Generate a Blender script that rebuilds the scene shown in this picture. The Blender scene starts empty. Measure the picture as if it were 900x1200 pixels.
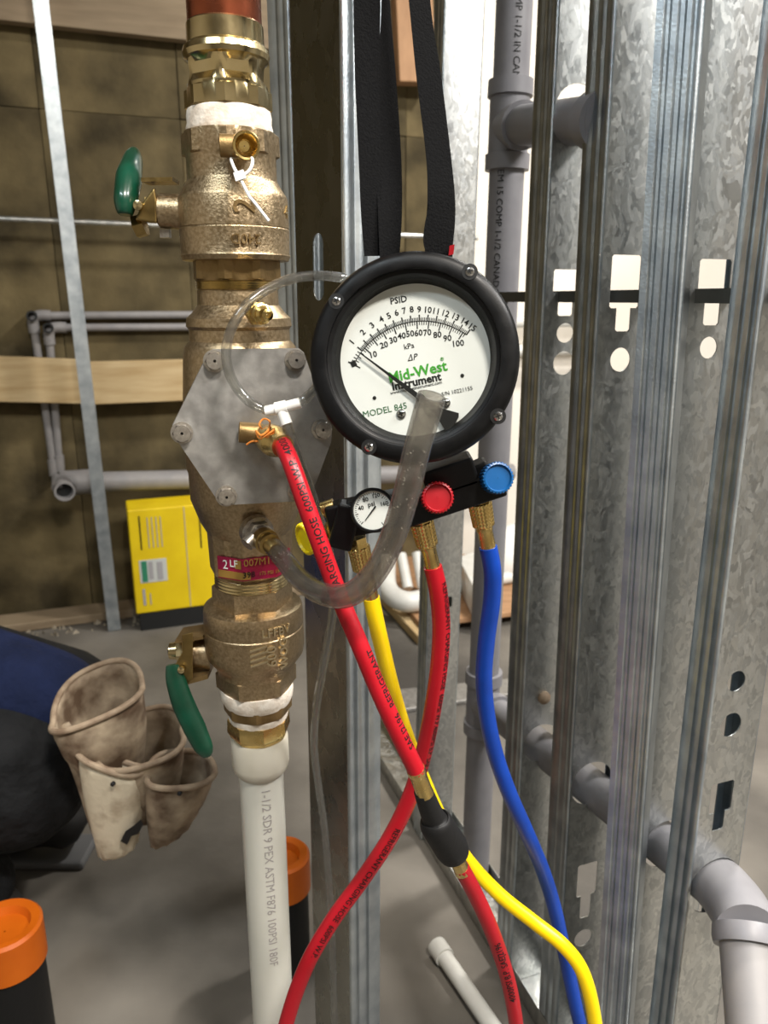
import bpy, bmesh, math, random
from mathutils import Vector as V, Matrix
random.seed(4)
sin, cos, pi, rad = math.sin, math.cos, math.pi, math.radians
scene = bpy.context.scene
COL = scene.collection

# ------------------------------------------------------------------ camera, world, lights, exposure
FPX = 900.0                      # focal length in pixels of the 900 x 1200 frame
PITCH = rad(15.5)
CAMH = 1.0
SP, CP = sin(PITCH), cos(PITCH)
cam_d = bpy.data.cameras.new('camera')
cam = bpy.data.objects.new('camera', cam_d); COL.objects.link(cam)
cam.location = (0, 0, CAMH); cam.rotation_euler = (pi / 2 - PITCH, 0, 0)
cam_d.sensor_fit = 'VERTICAL'; cam_d.sensor_height = 36.0; cam_d.sensor_width = 27.0
cam_d.lens = 27.0; cam_d.clip_start = 0.02
cam_d.dof.use_dof = True; cam_d.dof.focus_distance = 0.55; cam_d.dof.aperture_fstop = 11.0
scene.camera = cam

world = bpy.data.worlds.new('world'); scene.world = world; world.use_nodes = True
world.node_tree.nodes['Background'].inputs[0].default_value = (0.9, 0.95, 1, 1)
world.node_tree.nodes['Background'].inputs[1].default_value = 0.05

def area(name, loc, target, sx, sy, power, color):
    l = bpy.data.lights.new(name, 'AREA'); l.shape = 'RECTANGLE'; l.size = sx; l.size_y = sy
    l.energy = power; l.color = color
    o = bpy.data.objects.new(name, l); COL.objects.link(o); o.location = loc
    o.rotation_euler = (V(target) - V(loc)).to_track_quat('-Z', 'Y').to_euler()
    return o
area('ceiling_lamp_near', (0.48, -0.5, 2.5), (0.1, 0.5, 0.3), 0.3, 0.2, 50, (1.0, 0.93, 0.84))
area('flange_highlight_lamp', (-0.75, -0.55, 2.45), (-0.4, 0.1, 0.4), 0.9, 0.2, 15, (0.84, 0.94, 1.0))  # unseen cool lamp, added so the ribbed furring stud catches a highlight
area('ceiling_lamp_right', (1.5, 0.2, 2.5), (1.45, 0.25, 0), 1.0, 0.3, 95, (1.0, 0.97, 0.93))
area('ceiling_lamp_far', (1.05, 1.75, 2.5), (0.7, 1.7, 0), 0.2, 0.2, 48, (1.0, 0.95, 0.88))

scene.view_settings.view_transform = 'Standard'
scene.view_settings.look = 'None'
scene.view_settings.gamma = 1.0
scene.view_settings.use_curve_mapping = False
scene.view_settings.exposure = 0.25

# ------------------------------------------------------------------ measuring
CAM = V((0, 0, CAMH))
def ray(px, py):
    u = (px - 450) / FPX; v = (600 - py) / FPX
    return V((u, CP + v * SP, -SP + v * CP))
def P(px, py, Y):
    d = ray(px, py); return CAM + d * (Y / d.y)
def S(py, Y):                    # metres per pixel at that height of the frame and depth
    return (Y / ray(450, py).y) / FPX
def hit(px, py, o, n):
    d = ray(px, py); return CAM + d * ((o - CAM).dot(n) / d.dot(n))
A20 = rad(20)
E1 = V((cos(A20), sin(A20), 0))      # across the steel wall, along the rear wall
E2 = V((-sin(A20), cos(A20), 0))     # along the steel wall
Z = V((0, 0, 1))

# ------------------------------------------------------------------ materials
def lin(c):
    if isinstance(c, str):
        c = [int(c[i:i + 2], 16) / 255 for i in (1, 3, 5)]
        c = [x / 12.92 if x <= .04045 else ((x + .055) / 1.055) ** 2.4 for x in c]
    return (c[0], c[1], c[2], 1)
MATS = {}
def pm(name, base, rough=.5, metal=0., base2=None, vscale=20, vdetail=4, lo=.35, hi=.65, bump=0., bscale=200, bdist=.001,
       rvar=0., stretch=(1, 1, 1), coat=0., spec=.5, sss=0., trans=0., ior=1.45):
    m = bpy.data.materials.new(name); m.use_nodes = True
    nt = m.node_tree; b = nt.nodes['Principled BSDF']; N = nt.nodes.new; L = nt.links.new
    b.inputs['Base Color'].default_value = lin(base); b.inputs['Roughness'].default_value = rough
    b.inputs['Metallic'].default_value = metal; b.inputs['Coat Weight'].default_value = coat
    b.inputs['Specular IOR Level'].default_value = spec
    b.inputs['Transmission Weight'].default_value = trans; b.inputs['IOR'].default_value = ior
    if sss:
        b.inputs['Subsurface Weight'].default_value = sss; b.inputs['Subsurface Radius'].default_value = (.01, .01, .008)
        b.inputs['Subsurface Scale'].default_value = .5
    tc = mp = None
    if base2 or bump or rvar:
        tc = N('ShaderNodeTexCoord'); mp = N('ShaderNodeMapping'); mp.inputs['Scale'].default_value = stretch
        L(tc.outputs['Object'], mp.inputs[0])
    if base2 or rvar:
        n = N('ShaderNodeTexNoise'); n.inputs['Scale'].default_value = vscale; n.inputs['Detail'].default_value = vdetail
        L(mp.outputs[0], n.inputs['Vector'])
        if base2:
            r = N('ShaderNodeValToRGB'); r.color_ramp.elements[0].position = lo; r.color_ramp.elements[1].position = hi
            r.color_ramp.elements[0].color = lin(base); r.color_ramp.elements[1].color = lin(base2)
            L(n.outputs[0], r.inputs[0]); L(r.outputs[0], b.inputs['Base Color'])
        if rvar:
            q = N('ShaderNodeMapRange'); q.inputs[1].default_value = .3; q.inputs[2].default_value = .7
            q.inputs[3].default_value = max(rough - rvar, .02); q.inputs[4].default_value = rough + rvar
            L(n.outputs[0], q.inputs[0]); L(q.outputs[0], b.inputs['Roughness'])
    if bump:
        n2 = N('ShaderNodeTexNoise'); n2.inputs['Scale'].default_value = bscale; n2.inputs['Detail'].default_value = 4
        bp = N('ShaderNodeBump'); bp.inputs['Strength'].default_value = bump; bp.inputs['Distance'].default_value = bdist
        L(mp.outputs[0], n2.inputs['Vector']); L(n2.outputs[0], bp.inputs['Height']); L(bp.outputs[0], b.inputs['Normal'])
    MATS[name] = m; return m

def galv(name, c1, c2, scale=90, rough=.34, aniso=.6):
    """hot-dip galvanised sheet: crystal spangle changes tone and gloss from cell to cell"""
    m = bpy.data.materials.new(name); m.use_nodes = True
    nt = m.node_tree; b = nt.nodes['Principled BSDF']; N = nt.nodes.new; L = nt.links.new
    tc = N('ShaderNodeTexCoord'); mp = N('ShaderNodeMapping'); mp.inputs['Scale'].default_value = (1, 1, .6)
    L(tc.outputs['Object'], mp.inputs[0])
    nz = N('ShaderNodeTexNoise'); nz.inputs['Scale'].default_value = 60; nz.inputs['Detail'].default_value = 3
    L(mp.outputs[0], nz.inputs['Vector'])
    mx = N('ShaderNodeMixRGB'); mx.inputs[0].default_value = .03
    L(mp.outputs[0], mx.inputs[1]); L(nz.outputs['Color'], mx.inputs[2])
    vo = N('ShaderNodeTexVoronoi'); vo.inputs['Scale'].default_value = scale
    L(mx.outputs[0], vo.inputs['Vector'])
    sp = N('ShaderNodeSeparateColor'); L(vo.outputs['Color'], sp.inputs[0])
    r = N('ShaderNodeValToRGB'); r.color_ramp.elements[0].color = lin(c1); r.color_ramp.elements[1].color = lin(c2)
    L(sp.outputs[0], r.inputs[0]); L(r.outputs[0], b.inputs['Base Color'])
    q = N('ShaderNodeMapRange'); q.inputs[3].default_value = rough - .05; q.inputs[4].default_value = rough + .06
    L(sp.outputs[1], q.inputs[0]); L(q.outputs[0], b.inputs['Roughness'])
    b.inputs['Metallic'].default_value = 1.0
    bp = N('ShaderNodeBump'); bp.inputs['Strength'].default_value = .04; bp.inputs['Distance'].default_value = .0008
    tgt = N('ShaderNodeCombineXYZ'); tgt.inputs[2].default_value = 1.0; L(tgt.outputs[0], b.inputs['Tangent']); b.inputs['Anisotropic'].default_value = aniso
    n3 = N('ShaderNodeTexNoise'); n3.inputs['Scale'].default_value = 25; n3.inputs['Detail'].default_value = 5
    L(mp.outputs[0], n3.inputs['Vector']); L(n3.outputs[0], bp.inputs['Height']); L(bp.outputs[0], b.inputs['Normal'])
    MATS[name] = m; return m

def knurled_galv(name, c, rough=.35):
    m = pm(name, c, rough, 1.0)
    nt = m.node_tree; b = nt.nodes['Principled BSDF']; N = nt.nodes.new; L = nt.links.new
    tc = N('ShaderNodeTexCoord'); mp = N('ShaderNodeMapping'); mp.inputs['Scale'].default_value = (1, 1, 1)
    L(tc.outputs['Object'], mp.inputs[0])
    w = N('ShaderNodeTexVoronoi'); w.inputs['Scale'].default_value = 420
    L(mp.outputs[0], w.inputs['Vector'])
    bp = N('ShaderNodeBump'); bp.inputs['Strength'].default_value = .12; bp.inputs['Distance'].default_value = .001
    L(w.outputs['Distance'], bp.inputs['Height']); L(bp.outputs[0], b.inputs['Normal'])
    tgt = N('ShaderNodeCombineXYZ'); tgt.inputs[2].default_value = 1.0; L(tgt.outputs[0], b.inputs['Tangent']); b.inputs['Anisotropic'].default_value = .75
    n = N('ShaderNodeTexNoise'); n.inputs['Scale'].default_value = 30; n.inputs['Detail'].default_value = 5
    L(mp.outputs[0], n.inputs['Vector'])
    r = N('ShaderNodeValToRGB'); r.color_ramp.elements[0].position = .3; r.color_ramp.elements[1].position = .7
    k = lin(c); r.color_ramp.elements[0].color = (k[0] * .6, k[1] * .62, k[2] * .66, 1); r.color_ramp.elements[1].color = k
    L(n.outputs[0], r.inputs[0]); L(r.outputs[0], b.inputs['Base Color'])
    return m

def clear(name, tint, refr=.45, rough=.04, milk=0., shine=.6):
    """clear vinyl or glass: part straight-through, part refracted, with a fresnel shine"""
    m = bpy.data.materials.new(name); m.use_nodes = True
    nt = m.node_tree; nt.nodes.clear(); N = nt.nodes.new; L = nt.links.new
    out = N('ShaderNodeOutputMaterial')
    tr = N('ShaderNodeBsdfTransparent'); tr.inputs[0].default_value = lin(tint)
    rf = N('ShaderNodeBsdfRefraction'); rf.inputs[0].default_value = lin(tint); rf.inputs['Roughness'].default_value = rough
    rf.inputs['IOR'].default_value = 1.25
    gl = N('ShaderNodeBsdfGlossy'); gl.inputs['Roughness'].default_value = rough + .05
    m1 = N('ShaderNodeMixShader'); m1.inputs[0].default_value = refr
    L(tr.outputs[0], m1.inputs[1]); L(rf.outputs[0], m1.inputs[2])
    lw = N('ShaderNodeLayerWeight'); lw.inputs[0].default_value = .5
    pw = N('ShaderNodeMath'); pw.operation = 'POWER'; pw.inputs[1].default_value = 3.0; L(lw.outputs['Facing'], pw.inputs[0])
    mr = N('ShaderNodeMapRange'); mr.inputs[3].default_value = .03; mr.inputs[4].default_value = shine; L(pw.outputs[0], mr.inputs[0])
    last = m1
    if milk:
        tl = N('ShaderNodeBsdfTranslucent'); tl.inputs[0].default_value = (.85, .84, .82, 1)
        df = N('ShaderNodeBsdfDiffuse'); df.inputs[0].default_value = (.8, .79, .77, 1)
        a1 = N('ShaderNodeMixShader'); a1.inputs[0].default_value = .5; L(tl.outputs[0], a1.inputs[1]); L(df.outputs[0], a1.inputs[2])
        last = N('ShaderNodeMixShader'); last.inputs[0].default_value = milk; L(m1.outputs[0], last.inputs[1]); L(a1.outputs[0], last.inputs[2])
    m2 = N('ShaderNodeMixShader'); L(mr.outputs[0], m2.inputs[0]); L(last.outputs[0], m2.inputs[1]); L(gl.outputs[0], m2.inputs[2])
    L(m2.outputs[0], out.inputs[0]); MATS[name] = m; return m

pm('bronze', '#a18d6d', .36, .95, '#baa586', 420, 4, bump=.45, bscale=700, bdist=.0006, rvar=.08)
pm('bronze_cast', '#c3b391', .36, .85)
pm('bronze_dark', '#7d6742', .45, .85, '#957c55', 60, 5, bump=.3, bscale=700, bdist=.0006, rvar=.08)
pm('brass', '#c3b184', .2, 1.0, '#d2c094', 50, 4, rvar=.06)
pm('brass_bright', '#e0c684', .26, 1.0, '#cdb06e', 80, 4, rvar=.06)
pm('brass_dull', '#8f7a4e', .35, 1.0, '#a88f5c', 90, 4, rvar=.06)
pm('copper', '#a85f42', .28, 1.0, '#8c4a33', 40, 4, rvar=.08)
pm('steel_plate', '#8d8b88', .5, .75, '#a3a19d', 90, 6, bump=.12, bscale=500, bdist=.0004, rvar=.06)
pm('bolt_steel', '#b9b4ac', .35, .9, '#99928a', 300, 3, rvar=.08, bump=.03, bscale=700, bdist=.0005)
pm('chrome', '#c9c9c9', .15, 1.0)
pm('tape', '#e6dfd4', .75, 0, '#cfc3b4', 120, 5, bump=.6, bscale=300, bdist=.001)
pm('pex', '#c3c3ba', .32, 0, sss=.35, base2='#cbcac1', vscale=14)
pm('pex_ring', '#bab5a7', .4, 0, sss=.3, base2='#c3beb0', vscale=14)
pm('green_vinyl', '#053322', .28, 0, '#084230', 40, 4, coat=.4)
pm('black_plastic', '#060607', .42, 0, '#09090a', 90, 5, bump=.15, bscale=900, bdist=.0003, rvar=.06, spec=.28)
pm('black_rubber', '#0c0c0d', .6, 0, bump=.3, bscale=200, bdist=.001)
pm('dial_white', '#e8e8e6', .5)
pm('ink', '#0a0a0a', .5)
pm('ink_green', '#3f9c2c', .5)
pm('ink_grey', '#9a989a', .7)
pm('ink_faint', '#96928f', .7)
pm('ink_darkgreen', '#3c6a45', .5)
pm('hose_red', '#a20b1b', .38, 0, '#ae0e20', 30, 4, rvar=.05)
pm('hose_yellow', '#ecc802', .36, 0, '#f2d105', 30, 4)
pm('hose_blue', '#02358f', .36, 0, '#033da0', 30, 4)
pm('knob_red', '#8f0a16', .35)
pm('knob_blue', '#0f4f86', .35)
pm('knob_yellow', '#e8cf10', .4)
pm('nylon_white', '#e9e9e6', .4)
pm('string_orange', '#e28a3c', .7)
pm('tag_magenta', '#a3184a', .45, .2, '#8f1030', 60)
pm('tag_gold', '#b08a45', .4, .5)
pm('webbing', '#030304', .9, 0, '#070708', 600, 2, bump=.8, bscale=700, bdist=.001, spec=.15)
pm('abs_grey', '#77767a', .45, 0, '#7e7d80', 30, 4, rvar=.05)
pm('pvc_grey', '#817f80', .5, 0, '#8a8786', 30, 4)
pm('pvc_white', '#cfcfca', .4, 0, '#c5c4be', 20, 4)
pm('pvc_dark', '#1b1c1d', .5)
galv('galv_web', '#b2b5b5', '#d2d4d2', 210, .34, .35)
galv('galv_smooth', '#a5a59d', '#b0b0a8', 60, .28, .8)
galv('galv_track', '#a5a7a5', '#c4c4c0', 90, .4)
knurled_galv('galv_flange', '#c8d0d4', .34)
pm('bridging', '#5c5d5a', .5, .8)
pm('concrete_floor', '#403d39', .7, 0, '#736e66', 2.6, 10, .34, .66, bump=.3, bscale=30, bdist=.004, rvar=.1)
pm('wall_brown', '#332b17', .9, 0, '#6b5e40', 4.5, 12, .36, .66, bump=.6, bscale=12, bdist=.012)
pm('wall_joint', '#40351f', .95, 0)
pm('drywall', '#e4dfd6', .8, 0, '#d9d3c8', 2.0, 4)
pm('painted_wall', '#b9b2a5', .8)
pm('side_paint', '#a39f99', .8)
pm('ceiling_paint', '#a9a49a', .85)
pm('lumber', '#bfa982', .75, 0, '#a68c62', 6, 6, .3, .7, stretch=(1, 1, 8), bump=.2, bscale=60, bdist=.002)
pm('lumber_pink', '#8a7a63', .75, 0, '#776752', 6, 6, .3, .7, stretch=(1, 1, 8))
pm('plywood', '#a98360', .7, 0, '#8d6a4b', 8, 6, .3, .7, stretch=(1, 6, 1))
pm('carton_yellow', '#d2b406', .55, 0, '#dcc00c', 12, 4)
pm('sticker', '#b9bcb8', .5)
pm('sticker_green', '#2f7a5c', .5)
pm('cap_orange', '#c9620c', .45, 0, '#c05a08', 20, 4)
pm('debris', '#857a68', .95, 0, '#a39a8a', 60, 6, bump=.8, bscale=90, bdist=.006)
pm('shirt_navy', '#121a33', .9, 0, '#18213f', 18, 5, bump=.7, bscale=14, bdist=.03, spec=.2)
pm('pants_black', '#0f1012', .8, 0, '#18191b', 18, 5, bump=.7, bscale=14, bdist=.03, spec=.25)
pm('leather', '#5f4c3b', .75, 0, '#bcab93', 22, 7, .38, .68, bump=.35, bscale=120, bdist=.002)
pm('leather_pale', '#cfc3ac', .75, 0, '#8b7761', 26, 7, .5, .78, bump=.35, bscale=120, bdist=.002)
pm('leather_trim', '#a08e78', .75, 0, '#7a6653', 40, 6, bump=.3, bscale=200, bdist=.001)
pm('skin', '#b98368', .5, sss=.1)
pm('hair', '#2a1d14', .7)
pm('boot', '#141314', .6, 0, bump=.3, bscale=60, bdist=.002)
pm('boot_sole', '#5d5e60', .7)
clear('clear_vinyl', '#e3e0db', .25, .05, .055, .6)
clear('clear_thin', '#eeeeec', .2, .05, .035, .65)
clear('lens', '#fafbfa', .0, .02, 0, .5)

# ------------------------------------------------------------------ object helpers
WLOC = {}
def empty(name, loc, label=None, cat=None, group=None, kind=None):
    o = bpy.data.objects.new(name, None); COL.objects.link(o); o.location = loc
    o.empty_display_size = .02
    WLOC[o.name] = V(loc); tag(o, label, cat, group, kind); return o
def tag(o, label=None, cat=None, group=None, kind=None):
    if label: o['label'] = label
    if cat: o['category'] = cat
    if group: o['group'] = group
    if kind: o['kind'] = kind
    return o
def link_mesh(name, me, mat, parent=None, angle=35, label=None, cat=None, group=None, kind=None):
    """me holds world coordinates; the object's origin goes to the middle of its bounds"""
    vs = [v.co for v in me.vertices]
    c = V([(min(v[i] for v in vs) + max(v[i] for v in vs)) / 2 for i in range(3)])
    if parent is None: c.z = min(v.z for v in vs)
    me.transform(Matrix.Translation(-c))
    me.materials.clear(); me.materials.append(MATS[mat])
    me.polygons.foreach_set('use_smooth', [angle > 0] * len(me.polygons))
    if angle > 0: me.set_sharp_from_angle(angle=rad(angle))
    o = bpy.data.objects.new(name, me); COL.objects.link(o)
    WLOC[o.name] = c
    if parent is not None:
        o.parent = parent; o.location = c - WLOC[parent.name]
    else: o.location = c
    tag(o, label, cat, group, kind); return o

class G:
    def __init__(s): s.v = []; s.f = []
    def add(s, vs, fs):
        n = len(s.v); s.v += [V(x) for x in vs]; s.f += [[i + n for i in f] for f in fs]; return s
    def build(s, name, mat, parent=None, angle=35, **k):
        me = bpy.data.meshes.new(name); me.from_pydata(s.v, [], s.f)
        bm = bmesh.new(); bm.from_mesh(me); bmesh.ops.recalc_face_normals(bm, faces=bm.faces); bm.to_mesh(me); bm.free()
        me.update(); return link_mesh(name, me, mat, parent, angle, **k)
    def box(s, c, ax, ay, az):          # half vectors
        c = V(c); vs = [c + ax * i + ay * j + az * k for i in (-1, 1) for j in (-1, 1) for k in (-1, 1)]
        return s.add(vs, [(0, 1, 3, 2), (4, 6, 7, 5), (0, 4, 5, 1), (2, 3, 7, 6), (0, 2, 6, 4), (1, 5, 7, 3)])
    def lathe(s, prof, o, axis, ref=None, seg=40, cap=True, phase=0.):
        """prof rows (t, r[, k[, bulge]]): k 0 round, 6/8 sided"""
        axis = V(axis).normalized(); o = V(o)
        a, b = frame(axis, ref)
        rows = []
        for p in prof:
            t, r = p[0], p[1]; k = p[2] if len(p) > 2 else 0
            rows.append([o + axis * t + (a * cos(q) + b * sin(q)) * (r * ngon(q - phase, k)) for q in (2 * pi * i / seg for i in range(seg))])
        vs = [x for r in rows for x in r]; fs = []
        for i in range(len(rows) - 1):
            for j in range(seg):
                fs.append((i * seg + j, i * seg + (j + 1) % seg, (i + 1) * seg + (j + 1) % seg, (i + 1) * seg + j))
        if cap: fs += [list(range(seg))[::-1], [(len(rows) - 1) * seg + j for j in range(seg)]]
        return s.add(vs, fs)
    def tube(s, pts, r, seg=16, n=8, cap=True, wall=0., ref=None, flat=1.0, smooth=True):
        C, R, T, A, B = sweep(pts, r, n, ref, smooth)
        def rows(off):
            return [C[i] + (A[i] * cos(q) * flat + B[i] * sin(q)) * (R[i] - off) for i in range(len(C)) for q in (2 * pi * j / seg for j in range(seg))]
        m = len(C)
        def grid(base):
            return [(base + i * seg + j, base + i * seg + (j + 1) % seg, base + (i + 1) * seg + (j + 1) % seg, base + (i + 1) * seg + j)
                    for i in range(m - 1) for j in range(seg)]
        vs = rows(0); fs = grid(0)
        if wall:
            k = len(vs); vs += rows(wall); fs += [f[::-1] for f in grid(k)]
            for e in (0, m - 1):
                fs += [(e * seg + j, e * seg + (j + 1) % seg, k + e * seg + (j + 1) % seg, k + e * seg + j) for j in range(seg)]
        elif cap: fs += [list(range(seg))[::-1], [(m - 1) * seg + j for j in range(seg)]]
        return s.add(vs, fs)

def ngon(q, k):
    if not k: return 1.0
    w = 2 * pi / k; x = (q + w / 2) % w - w / 2
    return cos(pi / k) / cos(x) if True else 1
def frame(axis, ref=None):
    ref = V(ref) if ref is not None else (Z if abs(axis.z) < .9 else V((1, 0, 0)))
    a = (ref - axis * ref.dot(axis)).normalized(); return a, axis.cross(a)
def sweep(pts, r, n=8, ref=None, smooth=True):
    pts = [V(p) for p in pts]; rr = r if isinstance(r, (list, tuple)) else [r] * len(pts)
    C, R = [], []
    if smooth and len(pts) > 2:
        for i in range(len(pts) - 1):
            p0, p1, p2, p3 = pts[max(i - 1, 0)], pts[i], pts[i + 1], pts[min(i + 2, len(pts) - 1)]
            for k in range(n):
                t = k / n
                C.append(.5 * ((2 * p1) + (p2 - p0) * t + (2 * p0 - 5 * p1 + 4 * p2 - p3) * t * t + (3 * p1 - p0 - 3 * p2 + p3) * t ** 3))
                R.append(rr[i] * (1 - t) + rr[i + 1] * t)
        C.append(pts[-1]); R.append(rr[-1])
    else: C, R = pts, list(rr)
    T = [(C[min(i + 1, len(C) - 1)] - C[max(i - 1, 0)]).normalized() for i in range(len(C))]
    a, b = frame(T[0], ref); A, B = [a], [b]
    for i in range(1, len(C)):
        a = A[-1] - T[i] * A[-1].dot(T[i]); a.normalize(); A.append(a); B.append(T[i].cross(a))
    return C, R, T, A, B

def flat2d(loops, th):
    """flat sheet with holes from 2D loops, lying in x, y, thickness th about z = 0"""
    cu = bpy.data.curves.new('t', 'CURVE'); cu.dimensions = '2D'; cu.fill_mode = 'BOTH'; cu.extrude = th / 2
    for lp in loops:
        sp = cu.splines.new('POLY'); sp.points.add(len(lp) - 1); sp.use_cyclic_u = True
        for p, q in zip(sp.points, lp): p.co = (q[0], q[1], 0, 1)
    return curve_mesh(cu)
def curve_mesh(cu):
    o = bpy.data.objects.new('t', cu); COL.objects.link(o)
    dg = bpy.context.evaluated_depsgraph_get()
    me = bpy.data.meshes.new_from_object(o.evaluated_get(dg))
    bpy.data.objects.remove(o); bpy.data.curves.remove(cu)
    bm = bmesh.new(); bm.from_mesh(me); bmesh.ops.remove_doubles(bm, verts=bm.verts, dist=1e-6); bm.to_mesh(me); bm.free()
    return me
def place(me, fn):
    for v in me.vertices: v.co = fn(v.co.x, v.co.y, v.co.z)
    me.update(); return me
def text_mesh(body, size, th=.0002, align='CENTER', shear=0, bold=0., cut=False):
    cu = bpy.data.curves.new('t', 'FONT'); cu.body = body; cu.size = size; cu.align_x = align; cu.align_y = 'CENTER'
    cu.extrude = th / 2; cu.shear = shear; cu.resolution_u = 2; cu.offset = bold
    me = curve_mesh(cu)
    if cut:
        bm = bmesh.new(); bm.from_mesh(me)
        for k in range(-5, 6):
            for no in ((0, 1, 0),) if cut is True else ((0, 1, 0), (1, 0, 0)):
                bmesh.ops.bisect_plane(bm, geom=bm.verts[:] + bm.edges[:] + bm.faces[:], plane_co=V(no) * (k * size * .1), plane_no=no)
        bm.to_mesh(me); bm.free()
    return me
def circle(cx, cy, r, n=28): return [(cx + r * cos(2 * pi * i / n), cy + r * sin(2 * pi * i / n)) for i in range(n)]
def plate(name, loops, o, ux, uy, th, mat, parent=None, angle=30, **k):
    w = ux.cross(uy).normalized()
    me = place(flat2d(loops, th), lambda x, y, z: o + ux * x + uy * y + w * z)
    return link_mesh(name, me, mat, parent, angle, **k)
def bevel(o, w, seg=2):
    m = o.modifiers.new('bevel', 'BEVEL'); m.width = w; m.segments = seg; m.limit_method = 'ANGLE'; m.angle_limit = rad(40); return o

# ------------------------------------------------------------------ the setting
B0 = V((-.864, 2.44, 0))                      # a point of the rear wall's foot
S0, S1, DD = -2.3, 3.3, -5.2
def W(s, d, z): return B0 + E1 * s + E2 * d + Z * z
def slab(name, c, hx, hy, hz, mat, **k):
    g = G(); g.box(c, E1 * hx, E2 * hy, Z * hz); return g.build(name, mat, angle=0, **k)
ms, md = (S0 + S1) / 2, DD / 2
floor = slab('floor', W(ms, md, -.05), (S1 - S0) / 2 + .3, -DD / 2 + .3, .05, 'concrete_floor', kind='structure', label='dusty grey concrete floor')
slab('ceiling', W(ms, md, 2.75), (S1 - S0) / 2 + .1, -DD / 2 + .1, .05, 'ceiling_paint', kind='structure', label='plain grey ceiling')
wb = slab('wall_back', W(-.5, .13, 1.35), 1.8, .1, 1.35, 'wall_joint', kind='structure', label='rough brown wall of large panels')
SPLIT = 1.17
colx = [S0, -1.3, -.12, .27, 1.0, SPLIT]
for i in range(len(colx) - 1):
    a, b = colx[i] + .0007, colx[i + 1] - .0007
    zs = [0, .8, 1.52, 2.2, 2.7]
    for j in range(len(zs) - 1):
        dz = random.uniform(-.02, .02)
        g = G(); g.box(W((a + b) / 2, .02 + random.uniform(-.004, .004), (zs[j] + zs[j + 1]) / 2), E1 * (b - a) / 2, E2 * .012, Z * ((zs[j + 1] - zs[j]) / 2 - .0007))
        bevel(g.build('wall_panel', 'wall_brown', wb, 0), .002)
slab('wall_right_rear', W((SPLIT + S1) / 2, .03, 1.35), (S1 - SPLIT) / 2, .05, 1.35, 'drywall', kind='structure', label='bright off white drywall behind the steel studs')
slab('wall_right', W(S1 + .05, md, 1.35), .05, -DD / 2, 1.35, 'side_paint', kind='structure', label='plain grey side wall')
slab('wall_left', W(S0 - .05, md, 1.35), .05, -DD / 2, 1.35, 'painted_wall', kind='structure', label='plain beige side wall')
slab('wall_front', W(ms, DD - .05, 1.35), (S1 - S0) / 2, .05, 1.35, 'painted_wall', kind='structure', label='plain beige wall')

# ------------------------------------------------------------------ steel studs
def sheet(prof, th, o, ux, uy, up, L):
    """thin folded sheet: polyline prof in (ux, uy), extruded L along up"""
    pts = [V((p[0], p[1])) for p in prof]; n = len(pts); off = []
    for i in range(n):
        a = pts[max(i - 1, 0)]; b = pts[min(i + 1, n - 1)]; t = (b - a).normalized(); nn = V((-t.y, t.x))
        off.append(nn * th / 2)
    loop = [pts[i] + off[i] for i in range(n)] + [pts[i] - off[i] for i in reversed(range(n))]
    m = len(loop); g = G()
    vs = [o + ux * p.x + uy * p.y for p in loop] + [o + ux * p.x + uy * p.y + up * L for p in loop]
    fs = [(i, (i + 1) % m, m + (i + 1) % m, m + i) for i in range(m)]
    for i in range(n - 1):
        fs += [(i, m - 1 - i, m - 2 - i, i + 1), (m + i, m + i + 1, 2 * m - 2 - i, 2 * m - 1 - i)]
    g.add(vs, fs); return g
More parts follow.
